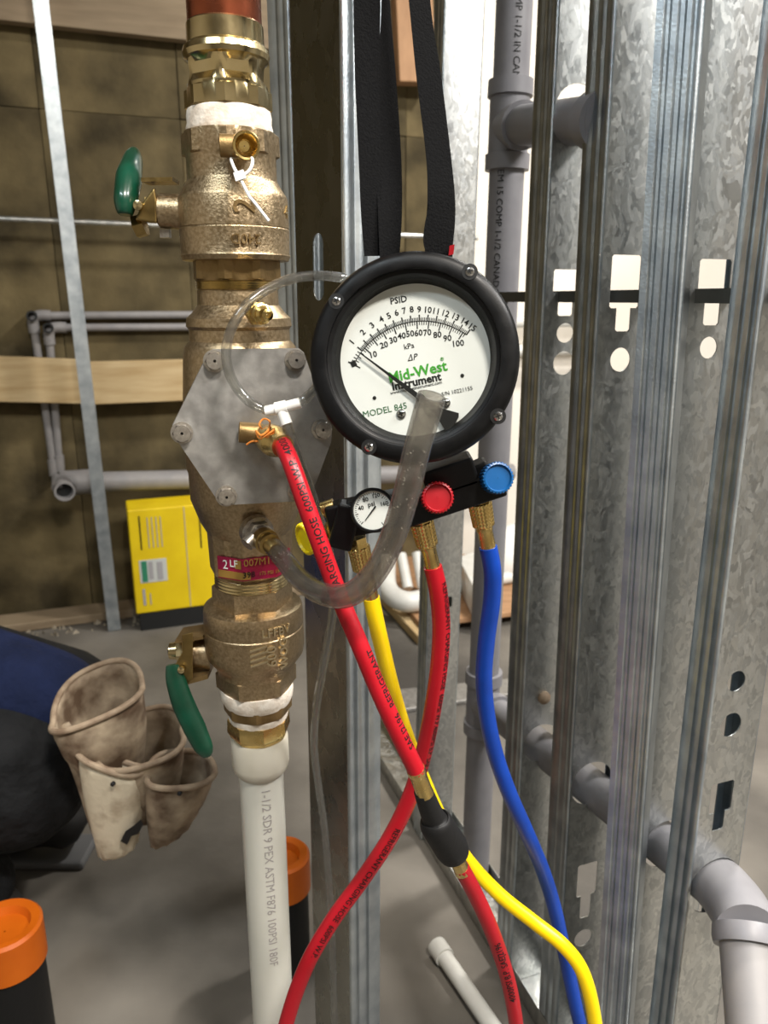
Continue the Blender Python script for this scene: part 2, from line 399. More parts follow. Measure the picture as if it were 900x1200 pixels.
def stud(label, x0, x1, Y, web, fl, e1=E1, e2=E2, holes=(), z0=0.0025, z1=2.68, name='steel_stud', group='steel studs', webmat='galv_web', flmat='galv_flange', rib=.0012, fine=False):
    a, b = P(x0, 0, Y), P(x1, 1200, Y); up = (a - b).normalized()
    o = b + up * ((z0 - b.z) / up.z); L = (z1 - z0) / up.z
    root = empty(name, o, label, 'stud', group)
    rb = .0026
    loops = [[(rb, 0), (web - rb, 0), (web - rb, L), (rb, L)]]
    Yc = (o + e1 * web / 2).y
    for h in holes:
        hz = lambda py: (P(450, py, Yc).z - o.z) / up.z
        if h[0] == 'key':
            t, m_, bt = hz(h[1]), hz(h[2]), hz(h[3]); w, s_ = h[4] / 2, h[5] / 2; c = web * (h[6] if len(h) > 6 else .5)
            r = .002
            loops.append([(c - w + r, t), (c - w, t - r), (c - w, m_ + r), (c - w + r, m_), (c - s_, m_), (c - s_, bt + r), (c - s_ + r, bt), (c + s_ - r, bt), (c + s_, bt + r), (c + s_, m_), (c + w - r, m_), (c + w, m_ + r), (c + w, t - r), (c + w - r, t)])
        elif h[0] == 'circ': loops.append(circle(web * (h[3] if len(h) > 3 else .5), hz(h[1]), h[2]))
        elif h[0] == 'slot':
            c = web * .5; w = h[3] / 2; t, bt = hz(h[1]), hz(h[2])
            loops.append([(c + w * cos(q), t - w + w * sin(q)) for q in (pi * i / 10 for i in range(11))] + [(c - w * cos(q), bt + w - w * sin(q)) for q in (pi * i / 10 for i in range(11))])
    plate('web', loops, o, e1, up, .0012, webmat, root)
    k = rib; R2 = (.08, .14, .20, .26, .34, .40, .50, .56, .66, .72, .80, .86) if fine else (.22, .27, .33, .38, .56, .61, .67, .72)
    for s0, sg in ((0, 1), (web, -1)):
        x = lambda d: s0 + sg * d
        prof = [(x(rb - rb * sin(q_)), rb - rb * cos(q_)) for q_ in (0, pi / 10, pi / 5, pi * .3, pi * .4)] + [(x(0), rb)] + [(x(k if (i_ % 4) in (1, 2) else 0), fl * t_) for i_, t_ in enumerate(R2)] + [(x(0), fl)]
        f = sheet(prof, .0012, o, e1, e2, up, L).build('flange', flmat, root, 40)
        sheet([(x(.0006), fl), (x(.009), fl)], .0012, o, e1, e2, up, L).build('return_lip', flmat, f, 30)
    return root
stud('nearest steel stud at the right edge, with grey drain pipe through its punched web', 934, 787, .64, .064, .032, holes=[('circ', 797, .0105, .42), ('circ', 848, .0125, .42), ('key', 915, 950, 971, .028, .014, .42), ('circ', 1037, .032, .5)])
stud('steel stud with dark keyholed web behind the bright ribbed furring stud', 829, 735, .72, .092, .041, holes=[('key', 304, 353, 381, .036, .018, .35), ('circ', 407, .010, .35), ('circ', 985, .030, .35)])
stud('narrow furring stud with bright finely ribbed face, second upright from the right edge', 826, 736, .665, .034, .035, V((.5, .866, 0)), V((-.866, .5, 0)), name='furring_stud', group=None, rib=.0022, fine=True, webmat='galv_flange')
stud('steel stud with crystal patterned web and keyhole slot, beside the ribbed bright stud', 721, 651, .82, .092, .041, holes=[('key', 299, 361, 388, .036, .018, .35), ('circ', 421, .0125, .35), ('circ', 915, .030, .35), ('key', 1009, 1046, 1072, .030, .016, .38), ('circ', 1096, .0135, .38)])
stud('steel stud just right of the grey drain stack, with round pipe holes', 654, 594, .93, .092, .041, holes=[('circ', 134, .030, .35), ('key', 316, 343, 370, .036, .020, .33), ('circ', 390, .0115, .35), ('circ', 425, .0140, .35), ('circ', 868, .0285, .35)])
stud('far steel stud between the gauge strap and the grey drain stack', 521, 487, 1.25, .064, .036, holes=[('key', 700, 712, 722, .03, .015)])
AF = rad(34)
stud('steel stud directly behind the gauge and brass valves, with slotted dark web', 400, 412, .72, .092, .040, V((-sin(AF), cos(AF), 0)), V((cos(AF), sin(AF), 0)), holes=[('slot', 273, 352, .020), ('slot', 1290, 1360, .020)], group='steel studs', webmat='galv_smooth')
zs = P(450, 520, .86).z
stud('short smooth steel stud end behind upper brass valve', 338, 376, .85, .064, .0285, V((.6, .8, 0)), V((-.8, .6, 0)), z0=zs, name='steel_stud', group='steel studs', rib=.0008)

# bottom track and bridging bar along the steel wall
LC = V((.331, .651, 0))                          # middle of the nearest stud's web
def T(d, s=0, z=0): return LC + E2 * d + E1 * s + Z * z
tr = empty('floor_track', T(0), 'galvanised floor track under the right hand steel studs', 'track')
tw = .0345
for nm, prof in (('track_base', [(-tw, .0012), (tw, .0012)]), ('track_side', [(-tw, .002), (-tw, .034)]), ('track_side', [(tw, .002), (tw, .034)])):
    sheet(prof, .0012, T(-.5), E1, Z, E2, 1.75).build(nm, 'galv_track', tr, 30)
g = sheet([(-.019, .006), (-.019, -.006), (.019, -.006), (.019, .006)], .0015, T(-.35, -.002, 1.003), E1, Z, E2, 1.15)
g.build('bridging_channel', 'bridging', angle=30, label='dark steel bridging bar threaded through the stud keyholes', cat='bar')

# ------------------------------------------------------------------ grey drain stack and branches
r_p = .0242
ps0, ps1 = P(603, 0, 1.15), P(553, 1100, 1.15)
dv = (ps0 - ps1).normalized()
base = ps1 + dv * ((0.001 - ps1.z) / dv.z); ln = (2.68) / dv.z
st = empty('drain_stack', base, 'grey plastic drain stack with two tees behind the blue hose', 'pipe')
G().lathe([(0, r_p), (ln, r_p)], base, dv, seg=32).build('pipe', 'abs_grey', st)
def along(py): return (P(450, py, 1.15).z - base.z) / dv.z
def tee(pyc, end):
    t = along(pyc); c = base + dv * t; d = (end - c).normalized()
    k = r_p
    tg = G().lathe([(t - .056, k), (t - .056, k + .006), (t - .036, k + .0065), (t - .035, k + .003), (t + .035, k + .003), (t + .036, k + .0065), (t + .056, k + .006), (t + .056, k)], base, dv, seg=32, cap=False).build('tee', 'abs_grey', st)
    G().lathe([(0, k + .002), (.04, k + .002), (.041, k + .0055), (.058, k + .0055), (.058, k)], c, d, seg=32).build('branch_socket', 'abs_grey', tg)
    G().lathe([(.045, k), ((end - c).length, k)], c, d, seg=32).build('branch_pipe', 'abs_grey', st)
    return c, d
e_up = T(.16, .004, P(450, 136, .96).z)
e_up = P(712, 140, .85)
tee(148, e_up)
gp = P(637, 817, .94)
G().lathe([(0, .009), (.004, .009), (.007, .006), (.008, .001)], gp, -E2, seg=20).build('cable_grommet', 'leather_trim', label='small brown cable grommet on the stud right of the drain stack', cat='grommet')
e_lo = P(842, 1040, .655)
tee(822, e_lo)
G().lathe([(-.03, r_p + .0055), (.0, r_p + .0055), (.0, r_p - .004), (-.0298, r_p - .004)], e_up, e_up - P(603, 148, 1.15), seg=32, cap=False).build('coupling', 'abs_grey', st)
# print on the stack
def pipe_print(body, py, px, parent, size, down):
    C = base + dv * along(py); a = (CAM - C); a = (a - dv * a.dot(dv)).normalized(); b = dv.cross(a)
    rr = r_p + .0003
    me = text_mesh(body, size, cut=True)
    def fn(x, y, z):
        if down: x, y = -x, -y
        q = y / rr + px
        return C + dv * x + (a * cos(q) - b * sin(q)) * (rr + z)
    link_mesh('lettering', place(me, fn), 'ink', parent, 0)
pipe_print('SYSTEM 15 COMP 1-1/2 CANADA', 262, .35, st, .013, True)
pipe_print('COMP 1-1/2 IN CANADA', 55, -.25, st, .013, True)
# elbow leaving the nearest stud
eb = empty('drain_elbow', P(866, 1068, .6), 'grey plastic drain elbow coming out of the nearest stud', 'pipe')
G().tube([P(840, 1034, .66), P(852, 1047, .63), P(868, 1070, .595), P(876, 1092, .57)], [r_p + .0035] * 4, 28, 8).build('elbow', 'abs_grey', eb)
d_ = (P(890, 1260, .49) - P(874, 1088, .575)).normalized()
G().lathe([(-.004, r_p), (-.004, r_p + .005), (.006, r_p + .006), (.012, r_p + .005), (.012, r_p)], P(875, 1092, .572), d_, seg=32).build('socket_rim', 'abs_grey', eb)
G().lathe([(0, r_p), (.30, r_p)], P(875, 1092, .572), d_, seg=32).build('pipe', 'pvc_grey', eb)

# ------------------------------------------------------------------ things on and by the rear wall
def WP(px, py, off=0.0):                         # point at distance off in front of the rear wall's face
    return hit(px, py, B0 - E2 * off, E2)
def bar(name, a, b, hz, hd, mat, label, cat, group=None, parent=None):
    """board or bar from a to b: half height hz, half depth hd"""
    d = (b - a); L = d.length / 2; d.normalize(); n = E2 - d * E2.dot(d); n.normalize(); u = n.cross(d)
    g = G().box((a + b) / 2, d * L, n * hd, u * hz)
    return bevel(g.build(name, mat, parent, 0, label=label, cat=cat, group=group), min(hz, hd) * .15)
a, b = WP(-300, -35, .03), WP(500, 42, .03)
zb = WP(130, 40, .03).z
bar('timber_beam', V((a.x, a.y, zb + .10)), V((b.x, b.y, zb + .10)), .10, .02, 'lumber_pink', 'weathered timber beam across the top of the brown wall', 'timber')
s = S(447, 2.5)
a, b = WP(-250, 436, .062), WP(98, 447, .062)
bar('timber_rail', a, b, .066, .019, 'lumber', 'pale timber rail left of the thin upright steel stud', 'timber', 'timber rails on the brown wall')
a, b = WP(100, 449, .062), WP(560, 449, .062); b.z = a.z
bar('timber_rail', a, b, .064, .019, 'lumber', 'pale timber rail behind the brass valves', 'timber', 'timber rails on the brown wall')
# thin upright stud by the brown wall
f0, f1 = hit(130, 713, V((0, 0, 0)), Z), None
f0 = WP(131, 706, .22); f0.z = .002
tp = WP(47, 0, .22); up = (tp - f0).normalized(); up = (up * .97 + Z * .03).normalized()
root = empty('thin_steel_stud', f0, 'thin upright steel stud in front of the brown wall', 'stud')
for nm, prof in (('web', [(-.018, 0), (.018, 0)]), ('flange', [(-.018, .001), (-.018, .03)]), ('flange', [(.018, .001), (.018, .03)])):
    sheet(prof, .0014, f0, E1, E2, up, 2.62).build(nm, 'galv_flange', root, 30)
g = G(); a0 = W(-2.2, -.09, .015); g.box(W(-.6, -.085, .016), E1 * 1.6, E2 * .05, Z * .014)
bevel(g.build('floor_plate', 'lumber_pink', angle=0, label='dusty timber sole plate along the foot of the brown wall', cat='timber'), .004)
# thin horizontal rod
a, b = WP(-250, 246, .10), WP(560, 252, .10); b.z = a.z - .02
G().tube([a, b], .0075, 12, smooth=False).build('steel_rod', 'galv_track', label='thin galvanised rod running level across the brown wall', cat='rod')
# two conduits with elbows
def conduit(pts, r, label, caps):
    root = empty('grey_conduit', pts[0], label, 'pipe', 'bent grey pipes on the brown wall')
    for i in range(len(pts) - 1):
        G().tube([pts[i], pts[i + 1]], r, 16, smooth=False).build('pipe', 'pvc_grey', root)
    for p in pts[1:-1] if not caps else pts[:-1]:
        pass
    k = 1
    c = pts[k]; d1 = (pts[k - 1] - c).normalized(); d2 = (pts[k + 1] - c).normalized()
    G().tube([c + d1 * .05, c + d1 * .015, c + d2 * .015, c + d2 * .05], r * 1.4, 16, 6).build('elbow', 'pvc_grey', root)
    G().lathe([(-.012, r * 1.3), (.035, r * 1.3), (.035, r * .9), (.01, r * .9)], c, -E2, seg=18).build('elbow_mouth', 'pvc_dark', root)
    c = pts[2]; d1 = (pts[1] - c).normalized()
    G().lathe([(0, r * 1.35), (.05, r * 1.35)], c, d1, seg=16).build('socket', 'pvc_grey', root)
p1 = WP(38, 370, .018); q1 = WP(600, 371, .018); q1.z = p1.z
conduit([q1, p1, WP(64, 557, .018)], .0115, 'upper bent grey pipe on the brown wall with elbow at its left end', 1)
p1 = WP(57, 384, .018); q1 = WP(600, 389, .018); q1.z = p1.z - .01
conduit([q1, p1, WP(70, 552, .018)], .0115, 'lower bent grey pipe on the brown wall, nested inside the other', 1)
root = empty('grey_drain', WP(75, 575, .10), 'thick grey pipe with open tee end low on the brown wall', 'pipe')
a, b = WP(92, 565, .10), WP(600, 553, .10)
G().tube([a, b], .031, 24, smooth=False).build('pipe', 'pvc_grey', root)
G().tube([a - E1 * .05, a + E1 * .06], .038, 24, smooth=False).build('tee', 'pvc_grey', root)
c = WP(76, 576, .19)
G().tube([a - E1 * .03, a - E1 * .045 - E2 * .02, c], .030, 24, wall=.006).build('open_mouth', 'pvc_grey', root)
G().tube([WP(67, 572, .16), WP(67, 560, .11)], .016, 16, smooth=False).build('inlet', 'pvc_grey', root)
G().lathe([(0, .0285), (.004, .0285)], c + E2 * .03, E2, seg=24).build('mouth_shadow_disc', 'pvc_dark', root)  # dark disc standing in for the shadow inside the open mouth
# yellow carton leaning at the wall
n0 = B0 - E2 * .25
def YB(px, py): return hit(px, py, n0, E2)
bl = YB(160, 720); tl = YB(155, 598); br = YB(268, 711); tr_ = YB(268, 594)
root = empty('yellow_carton', V((bl.x, bl.y, 0)), 'yellow cardboard carton with printed stickers beside the brown wall', 'box')
u = (br - bl); u.z = 0; wd = u.length; u.normalize(); hh = (tl - bl); ht = hh.length; v_ = (hh - u * hh.dot(u)).normalized(); nn = u.cross(v_).normalized()
if nn.dot(E2) > 0: nn = -nn
o_ = bl.copy(); zoff = .055
DEP = .13
wd *= 1.12
g = G().box(o_ + u * wd / 2 + v_ * ht / 2 - nn * DEP / 2, u * wd / 2, v_ * ht / 2, nn * DEP / 2)
ct = bevel(g.build('carton', 'carton_yellow', root, 0), .004)
def onbox(name, x0, x1, y0, y1, mat, parent=root, d=.0008):
    g = G().box(o_ + u * wd * (x0 + x1) / 2 + v_ * ht * (y0 + y1) / 2 + nn * d, u * wd * (x1 - x0) / 2, v_ * ht * (y1 - y0) / 2, nn * .0006)
    return g.build(name, mat, parent, 0)
xs = .93
onbox('flap_seam', .555 * xs, .562 * xs, .01, .99, 'ink_grey')
onbox('printed_line', .095, .108, .62, .94, 'ink')
onbox('printed_line', .655, .668, .58, .93, 'ink')
for i in range(4): onbox('printed_line', .17 + .04 * i, .178 + .04 * i, .63, .92, 'ink_grey')
onbox('printed_line', .075, .10, .08, .24, 'ink_grey')
onbox('printed_line', .14, .15, .08, .19, 'ink_grey')
sk = onbox('sticker', .065, .32, .30, .52, 'sticker')
onbox('sticker_bar', .085, .135, .31, .51, 'sticker_green', sk, .002)
onbox('sticker_bar', .15, .19, .33, .50, 'ink_grey', sk, .002)
onbox('sticker_bar', .23, .28, .32, .49, 'ink_grey', sk, .002)
sk = onbox('sticker', .80, .93, .10, .23, 'sticker')
g = G().box(o_ + u * wd / 2 - v_ * .03 - nn * .055, u * wd * .47, v_ * .029, nn * .055)
zmin = min(p.z for p in g.v)
g.build('wood_block', 'pvc_dark', angle=0, label='dark block under the yellow carton', cat='block')
for p_ in ():
    pass
# rubble along the wall foot
g = G()
for i in range(260):
    s_ = random.uniform(-1.3, .6); c = W(s_, -random.uniform(.12, .2), 0); r = random.uniform(.004, .013)
    c.z = r * .5
    vs = [c + V((random.uniform(-r, r), random.uniform(-r, r), -r * .5)) for _ in range(3)] + [c + V((0, 0, r * .8))]
    g.add(vs, [(0, 1, 2), (0, 1, 3), (1, 2, 3), (0, 2, 3)])
g.build('rubble', 'debris', angle=0, kind='stuff', label='crumbs of plaster along the foot of the brown wall', cat='rubble')
# timber block high behind the strap
bar('timber_block', WP(462, 48, .06), WP(505, 50, .06), .12, .03, 'plywood', 'brown timber block behind the gauge strap', 'timber')
bar('plywood_strip', W(2.02, -.10, .02), W(2.02, -.10, 2.6), .05, .015, 'lumber', 'tall yellowish timber strip standing against the white drywall', 'timber')

# ------------------------------------------------------------------ floor things behind the studs
def FP(px, py, z=0): return hit(px, py, V((0, 0, z)), Z)
a, b, c = FP(455, 672, .02), FP(497, 742, .02), FP(600, 715, .02)
def board(name, pts, z0, th, mat, label, cat, group=None):
    vs = [V((p.x, p.y, z0)) for p in pts] + [V((p.x, p.y, z0 + th)) for p in pts]
    n = len(pts)
    g = G().add(vs, [list(range(n))[::-1], list(range(n, 2 * n))] + [(i, (i + 1) % n, n + (i + 1) % n, n + i) for i in range(n)])
    return bevel(g.build(name, mat, angle=0, label=label, cat=cat, group=group), .003)
board('plywood_sheet', [FP(430, 668), FP(492, 748), FP(640, 728), FP(640, 680), FP(545, 663)], .031, .018, 'plywood', 'brown plywood offcut lying on the floor behind the far stud', 'plywood')
board('timber_batten', [FP(430, 690), FP(490, 757), FP(500, 752), FP(442, 684)], .0005, .03, 'lumber', 'pale timber batten along the edge of the plywood offcut', 'timber')
board('steel_strip', [FP(440, 842), FP(500, 832), FP(640, 812), FP(640, 795), FP(440, 815)], .0005, .012, 'steel_plate', 'grey strip of steel lying on the floor beyond the plywood', 'strip')
board('white_block', [FP(535, 700), FP(555, 745), FP(565, 745), FP(565, 690)], .0495, .10, 'pvc_white', 'white block standing on the plywood offcut', 'block')
# white pvc fittings on the plywood
root = empty('pvc_trap', FP(480, 690), 'white plastic trap pipe lying on the plywood behind the red hose', 'pipe')
zt = .06
t0 = FP(440, 690, zt)
G().tube([FP(452, 655, .17), FP(454, 690, .10), FP(475, 705, .085), FP(505, 700, .085), FP(530, 690, .085)], .033, 20, 8).build('bend', 'pvc_white', root)
G().tube([FP(478, 690, .07), FP(470, 650, .16)], .018, 16, smooth=False).build('tailpiece', 'pvc_white', root)
G().tube([FP(495, 690, .07), FP(488, 648, .17)], .016, 16, smooth=False).build('tailpiece', 'pvc_white', root)
G().tube([FP(530, 688, .07), FP(625, 672, .07)], .02, 16, smooth=False).build('arm', 'pvc_white', root)
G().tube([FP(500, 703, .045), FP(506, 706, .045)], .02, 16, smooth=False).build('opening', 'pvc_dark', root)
bag = G().tube([FP(560, 668, .05), FP(585, 655, .10), FP(615, 650, .12), FP(650, 655, .08)], [.03, .10, .12, .05], 18, 6)
bag.build('plastic_bag', 'nylon_white', label='crumpled white plastic bag on the floor by the drywall', cat='bag')
for i, (py, off) in enumerate(((378, .10), (412, .10))):
    a = hit(560, py, B0 - E2 * off, E2); b = hit(690, py + 1, B0 - E2 * off, E2); b.z = a.z
    G().tube([a, b], .02, 14, smooth=False).build('white_pipe', 'pvc_white', label=('upper' if i == 0 else 'lower') + ' level white pipe on the drywall seen right of the gauge', cat='pipe', group='white pipes on the drywall')
# white pipe on the floor and capped standpipes
root = empty('floor_pipe', FP(512, 1108), 'slim white pipe with end cap lying on the floor below the hoses', 'pipe')
a, b = FP(513, 1110, .016), FP(592, 1225, .016)
G().tube([a, b], .0125, 18, smooth=False).build('pipe', 'pvc_white', root)
G().tube([a - (b - a).normalized() * .004, a + (b - a).normalized() * .022], .0155, 18, smooth=False).build('cap', 'pvc_white', root)
def standpipe(px, py, Y, r, label):
    c = P(px, py, Y); b_ = V((c.x, c.y, 0)); h = c.z
    root = empty('capped_standpipe', b_, label, 'pipe', 'black pipes with orange caps')
    G().lathe([(0.001, r), (h - .05, r)], b_, Z, seg=40).build('pipe', 'black_rubber', root)
    G().lathe([(h - .058, r + .001), (h - .058, r + .004), (h - .004, r + .004), (h, r + .0005), (h - .002, r - .010), (h - .012, r - .014), (h - .013, .001)], b_, Z, seg=40, cap=False).build('cap', 'cap_orange', root)
standpipe(4, 1082, .82, .043, 'black pipe with orange cap in the lower left corner')
standpipe(330, 1000, .95, .037, 'black pipe with orange cap behind the white pipe')

# ------------------------------------------------------------------ brass valve assembly
YV = .62
AX = -.1135
def VZ(py): return P(450, py, YV).z
def VF(py, hw): return P(450, py, YV - hw * S(py, YV)).z      # py read at the front of a ring of that half width
def col(rows):
    """rows (py, half width px[, k]) -> lathe rows along +z"""
    return [(VF(r[0], r[1]), r[1] * S(r[0], YV)) + tuple(r[2:]) for r in rows]
VO = V((AX, YV, 0))
to_cam = V((-AX, -YV, 0)).normalized()
def vlathe(rows, seg=96, ph=0., cap=True):
    seg = 96; ph = round(ph / rad(3.75)) * rad(3.75)
    return G().lathe(col(rows), VO, Z, to_cam, seg, cap, ph)
def around(q, z, r, k=0, ph=0.):                 # point on the column, q = angle from the side facing the camera, + to the right
    a, b = frame(Z, to_cam)
    return VO + Z * z + (a * cos(q) + b * sin(q)) * (r * ngon(q - ph, k))
def wrap_text(body, size, px, py, hw, parent, mat, rot=0., th=.0008, k=0, ph=0., bold=0.):
    s = S(py, YV); r = hw * s + th * .3; z0 = VF(py, hw); cx = 450 + AX / (YV / ray(450, py).y) * FPX
    q0 = math.asin(max(-.98, min(.98, (px - cx) / hw)))
    me = text_mesh(body, size, th, bold=bold, cut=2)
    def fn(x, y, z):
        X = x * cos(rot) - y * sin(rot); Yy = x * sin(rot) + y * cos(rot)
        return around(q0 + X / r, z0 + Yy, r + z, k, ph)
    return link_mesh('lettering', place(me, fn), mat, parent, 0)

# copper pipe and press adapter
cp = empty('copper_pipe', V((AX, YV, VZ(15))), 'polished copper pipe entering the top of the brass fittings', 'pipe')
G().lathe([(VF(24, 43), .0262), (VF(24, 43) + .9, .0262)], VO, Z, seg=40).build('pipe', 'copper', cp)
pa = empty('press_adapter', V((AX, YV, VZ(145))), 'shiny brass press adapter with white thread tape under the copper pipe', 'fitting')
vlathe([(17, 40), (14, 43), (16, 45), (40, 45), (43, 49.5), (50, 51), (57, 49), (60, 45.5), (66, 46, 6), (80, 44.5, 6), (90, 46.5), (94, 46.5), (95, 51, 8), (117, 51, 8), (118, 46), (121, 45)], 64, .3).build('body', 'brass', pa, 28)
vlathe([(118, 45), (120, 48.5), (127, 49.5), (135, 49), (142, 50.5), (147, 49.5)], 48).build('thread_tape', 'tape', pa)

# upper ball valve
uv = empty('ball_valve', V((AX, YV, VZ(330))), 'upper bronze ball valve with upright green lever under the copper pipe', 'valve', 'bronze ball valves')
vlathe([(146, 46), (146, 53), (147, 57, 8), (173, 57, 8), (176, 52.5), (180, 52), (204, 52), (207, 53), (222, 62), (226, 63.5), (262, 63.5), (263, 62.8), (264.5, 63.6), (294, 62.5), (297, 63.5), (303, 61), (304, 53)], 64, .35).build('body', 'bronze', uv, 32)
vlathe([(302, 48), (304, 52, 8), (326, 52, 8), (328, 48)], 64, .1).build('union_nut', 'bronze_dark', uv, 32)
wrap_text('2', .022, 286, 240, 63.5, uv, 'bronze_dark', pi / 2, .0016, bold=.0002)
wrap_text('240D', .010, 287, 279, 64.6, uv, 'bronze_dark', pi, .0014)
wrap_text('4', .013, 333, 243, 63.5, uv, 'brass', 0, .0012)

def lever(valve, yc, boss_r, x_in, x_out, up):
    """side boss, packing nut, bent steel bracket and green vinyl grip"""
    c0, c1 = P(x_in, yc + 2, YV), P(x_out, yc, YV)
    d = (c1 - c0).normalized()
    L = (c1 - c0).length
    G().lathe([(0, boss_r * 1.1), (L * .5, boss_r), (L * .95, boss_r), (L, boss_r * .92), (L, boss_r * .5)], c0, d, seg=32).build('stem_boss', 'bronze', valve)
    G().lathe([(L, boss_r * .72), (L + .004, boss_r * .8, 6), (L + .0095, boss_r * .8, 6), (L + .010, boss_r * .5)], c0, d, seg=36).build('packing_nut', 'brass_dull', valve)
    return c0, d, L
c0, d, L = lever(uv, 247, .0125, 222, 187, True)
o_ = c0 + d * (L + .0115)
# bracket plate stands across the stem, with a bent stop tab above the boss
br_ = G()
pl = [(168, 236), (181, 219), (184, 236), (184, 262), (158, 258)]
br_v = [P(x, y, YV - .012) for x, y in pl] + [P(x + 1, y, YV + .014) for x, y in pl]
n = len(pl)
br_.add(br_v, [list(range(n))[::-1], list(range(n, 2 * n))] + [(i, (i + 1) % n, n + (i + 1) % n, n + i) for i in range(n)])
b_o = bevel(br_.build('bracket', 'brass_dull', uv, 0), .0015)
G().box(P(188, 212.5, YV), V((.0115, 0, .0002)), V((0, .010, 0)), V((0, 0, .0014))).build('stop_tab', 'brass_dull', b_o, 0)
G().lathe([(0, .0035), (.004, .0035), (.005, .001)], P(163, 241, YV - .012), V((0, -1, 0)), seg=14).build('rivet', 'brass', b_o)
G().lathe([(0, .0085, 6), (.008, .0085, 6)], P(170, 263, YV), V((-.9, 0, -.25)), seg=24).build('stem_nut', 'brass_dull', uv)
# grip points towards the rear, seen nearly end on
C = [P(147, 252, YV - .012), P(147, 236, YV - .010), P(151, 210, YV + .004), P(156, 188, YV + .025), P(158, 178, YV + .04)]
G().tube(C, [.006, .0098, .0112, .0085, .004], 20, 8, ref=V((1, 0, 0)), flat=.85).build('lever_grip', 'green_vinyl', uv)
G().box(P(194, 274, YV), V((.0035, 0, 0)), V((0, .0035, 0)), V((0, 0, .003))).build('stop_pin', 'bolt_steel', uv, 0)

# test cocks
def cock(parent, p, d, scale=1.0, barb=False, length=1.0):
    """small brass test cock: hex shoulder, barrel, flared open mouth or hose barb"""
    k = scale
    pr = [(0, .0105 * k, 6), (.008 * k, .0105 * k, 6), (.0085 * k, .0085 * k), (.016 * k * length, .0085 * k)]
    if barb: pr += [(.017 * k * length, .0068 * k), (.021 * k * length, .0070 * k), (.023 * k * length, .0052 * k), (.030 * k * length, .0048 * k), (.031 * k * length, .0026 * k), (.028 * k * length, .0025 * k), (.028 * k * length, .0005 * k)]
    else: pr += [(.017 * k * length, .0100 * k), (.024 * k * length, .0106 * k), (.025 * k * length, .0100 * k), (.0245 * k * length, .0085 * k), (.018 * k * length, .0048 * k), (.012 * k * length, .0040 * k), (.012 * k * length, .0005 * k)]
    return G().lathe(pr, p, d, seg=36, cap=False).build('test_cock', 'brass_bright', parent, 32)
p0 = P(284, 172, YV - .034)
tc1 = cock(uv, p0 , (P(296, 168, .535) - p0).normalized(), .88, False, 1.05)
G().lathe([(0, .0075), (.012, .0075), (.0125, .0065), (.0125, .001)], P(279, 171, YV - .046), V((-1, -.15, 0)), seg=24).build('cock_screw', 'bronze_dark', tc1)
# zip tie on the cock
zt_ = empty('cable_tie', P(280, 206, .55), 'thin white cable tie hanging from the upper test cock', 'cable tie')
G().tube([P(281, 208, .548), P(292, 200, .548), P(296, 189, .552), P(292, 184, .575), P(272, 184, .575), P(274, 196, .552), P(280, 206, .548)], .0011, 8, 6).build('loop', 'nylon_white', zt_)
G().tube([P(281, 208, .547), P(292, 230, .545), P(297, 236, .545), P(315, 259, .545)], .0011, 8, 6).build('tail', 'nylon_white', zt_)
G().box(P(281, 206, .547), V((.0032, 0, .001)), V((0, .002, 0)), V((-.0007, 0, .0026))).build('head', 'nylon_white', zt_, 0)

# check valve body
cv = empty('check_valve', V((AX, YV, VZ(697))), 'bronze check valve with bolted grey cover plate between the two ball valves', 'valve')
vlathe([(326, 44), (328, 47), (330, 46), (332, 47.5), (334, 46), (336, 47.5), (338, 46), (341, 46.5), (358, 47), (368, 54), (374, 60), (384, 61), (388, 58), (402, 58), (410, 64), (425, 66), (470, 68), (510, 70), (560, 68), (566, 66), (598, 65), (606, 62), (622, 56), (632, 50), (637, 50, 8), (681, 48, 8), (683, 41), (685, 42), (688, 40.5), (691, 42), (694, 40.5), (698, 41)], 64, .2).build('body', 'bronze', cv, 32)
vlathe([(328, 46), (329.5, 48.5), (331, 47), (332.5, 48.5), (334, 47), (335.5, 48.5), (337, 47), (338.5, 48.5), (340, 46)], 48, cap=False).build('thread', 'brass', cv, 20)
vlathe([(684, 40), (686, 43), (688, 41.5), (690, 43), (692, 41.5), (694, 43), (696, 41.5), (698, 43), (699, 40)], 48, cap=False).build('thread', 'brass', cv, 20)
# hexagonal cover plate, proud of the body, facing front right
PN = V((.26, -.95, .06)).normalized(); PO = P(296, 500, .555)
def PL(px, py): return hit(px, py, PO, PN)
pux = (Z.cross(-PN)).normalized() * -1
pux = V((-PN.y, PN.x, 0)).normalized(); puy = PN.cross(pux).normalized()
def pl2(px, py):
    q = PL(px, py) - PO; return (q.dot(pux), q.dot(puy))
cor = [(243, 416), (250, 409), (350, 408), (356, 413), (389, 508), (388, 518), (364, 583), (357, 587), (263, 592), (256, 588), (202, 508), (202, 499)]
plate('cover_plate', [[pl2(*c) for c in cor]], PO - PN * .005, pux, puy, .010, 'steel_plate', cv)
bevel(cv.children[-1] if cv.children else bpy.data.objects['cover_plate'], .0008)
back = [((x - 296) * .82 + 296, (y - 500) * .82 + 500) for x, y in cor]
plate('cover_flange', [[pl2(*c) for c in back]], PO - PN * .024, pux, puy, .028, 'bronze', cv)
for (bx_, by_) in ((251, 423), (346, 422), (377, 503), (349, 575), (265, 581), (213, 507)):
    p = PL(bx_, by_)
    bo = G().lathe([(0, .0078), (.0012, .0078), (.0013, .0066, 6), (.0055, .0066, 6), (.0065, .0058), (.0067, .001)], p, PN, seg=36, cap=False).build('bolt', 'bolt_steel', cv, 30)
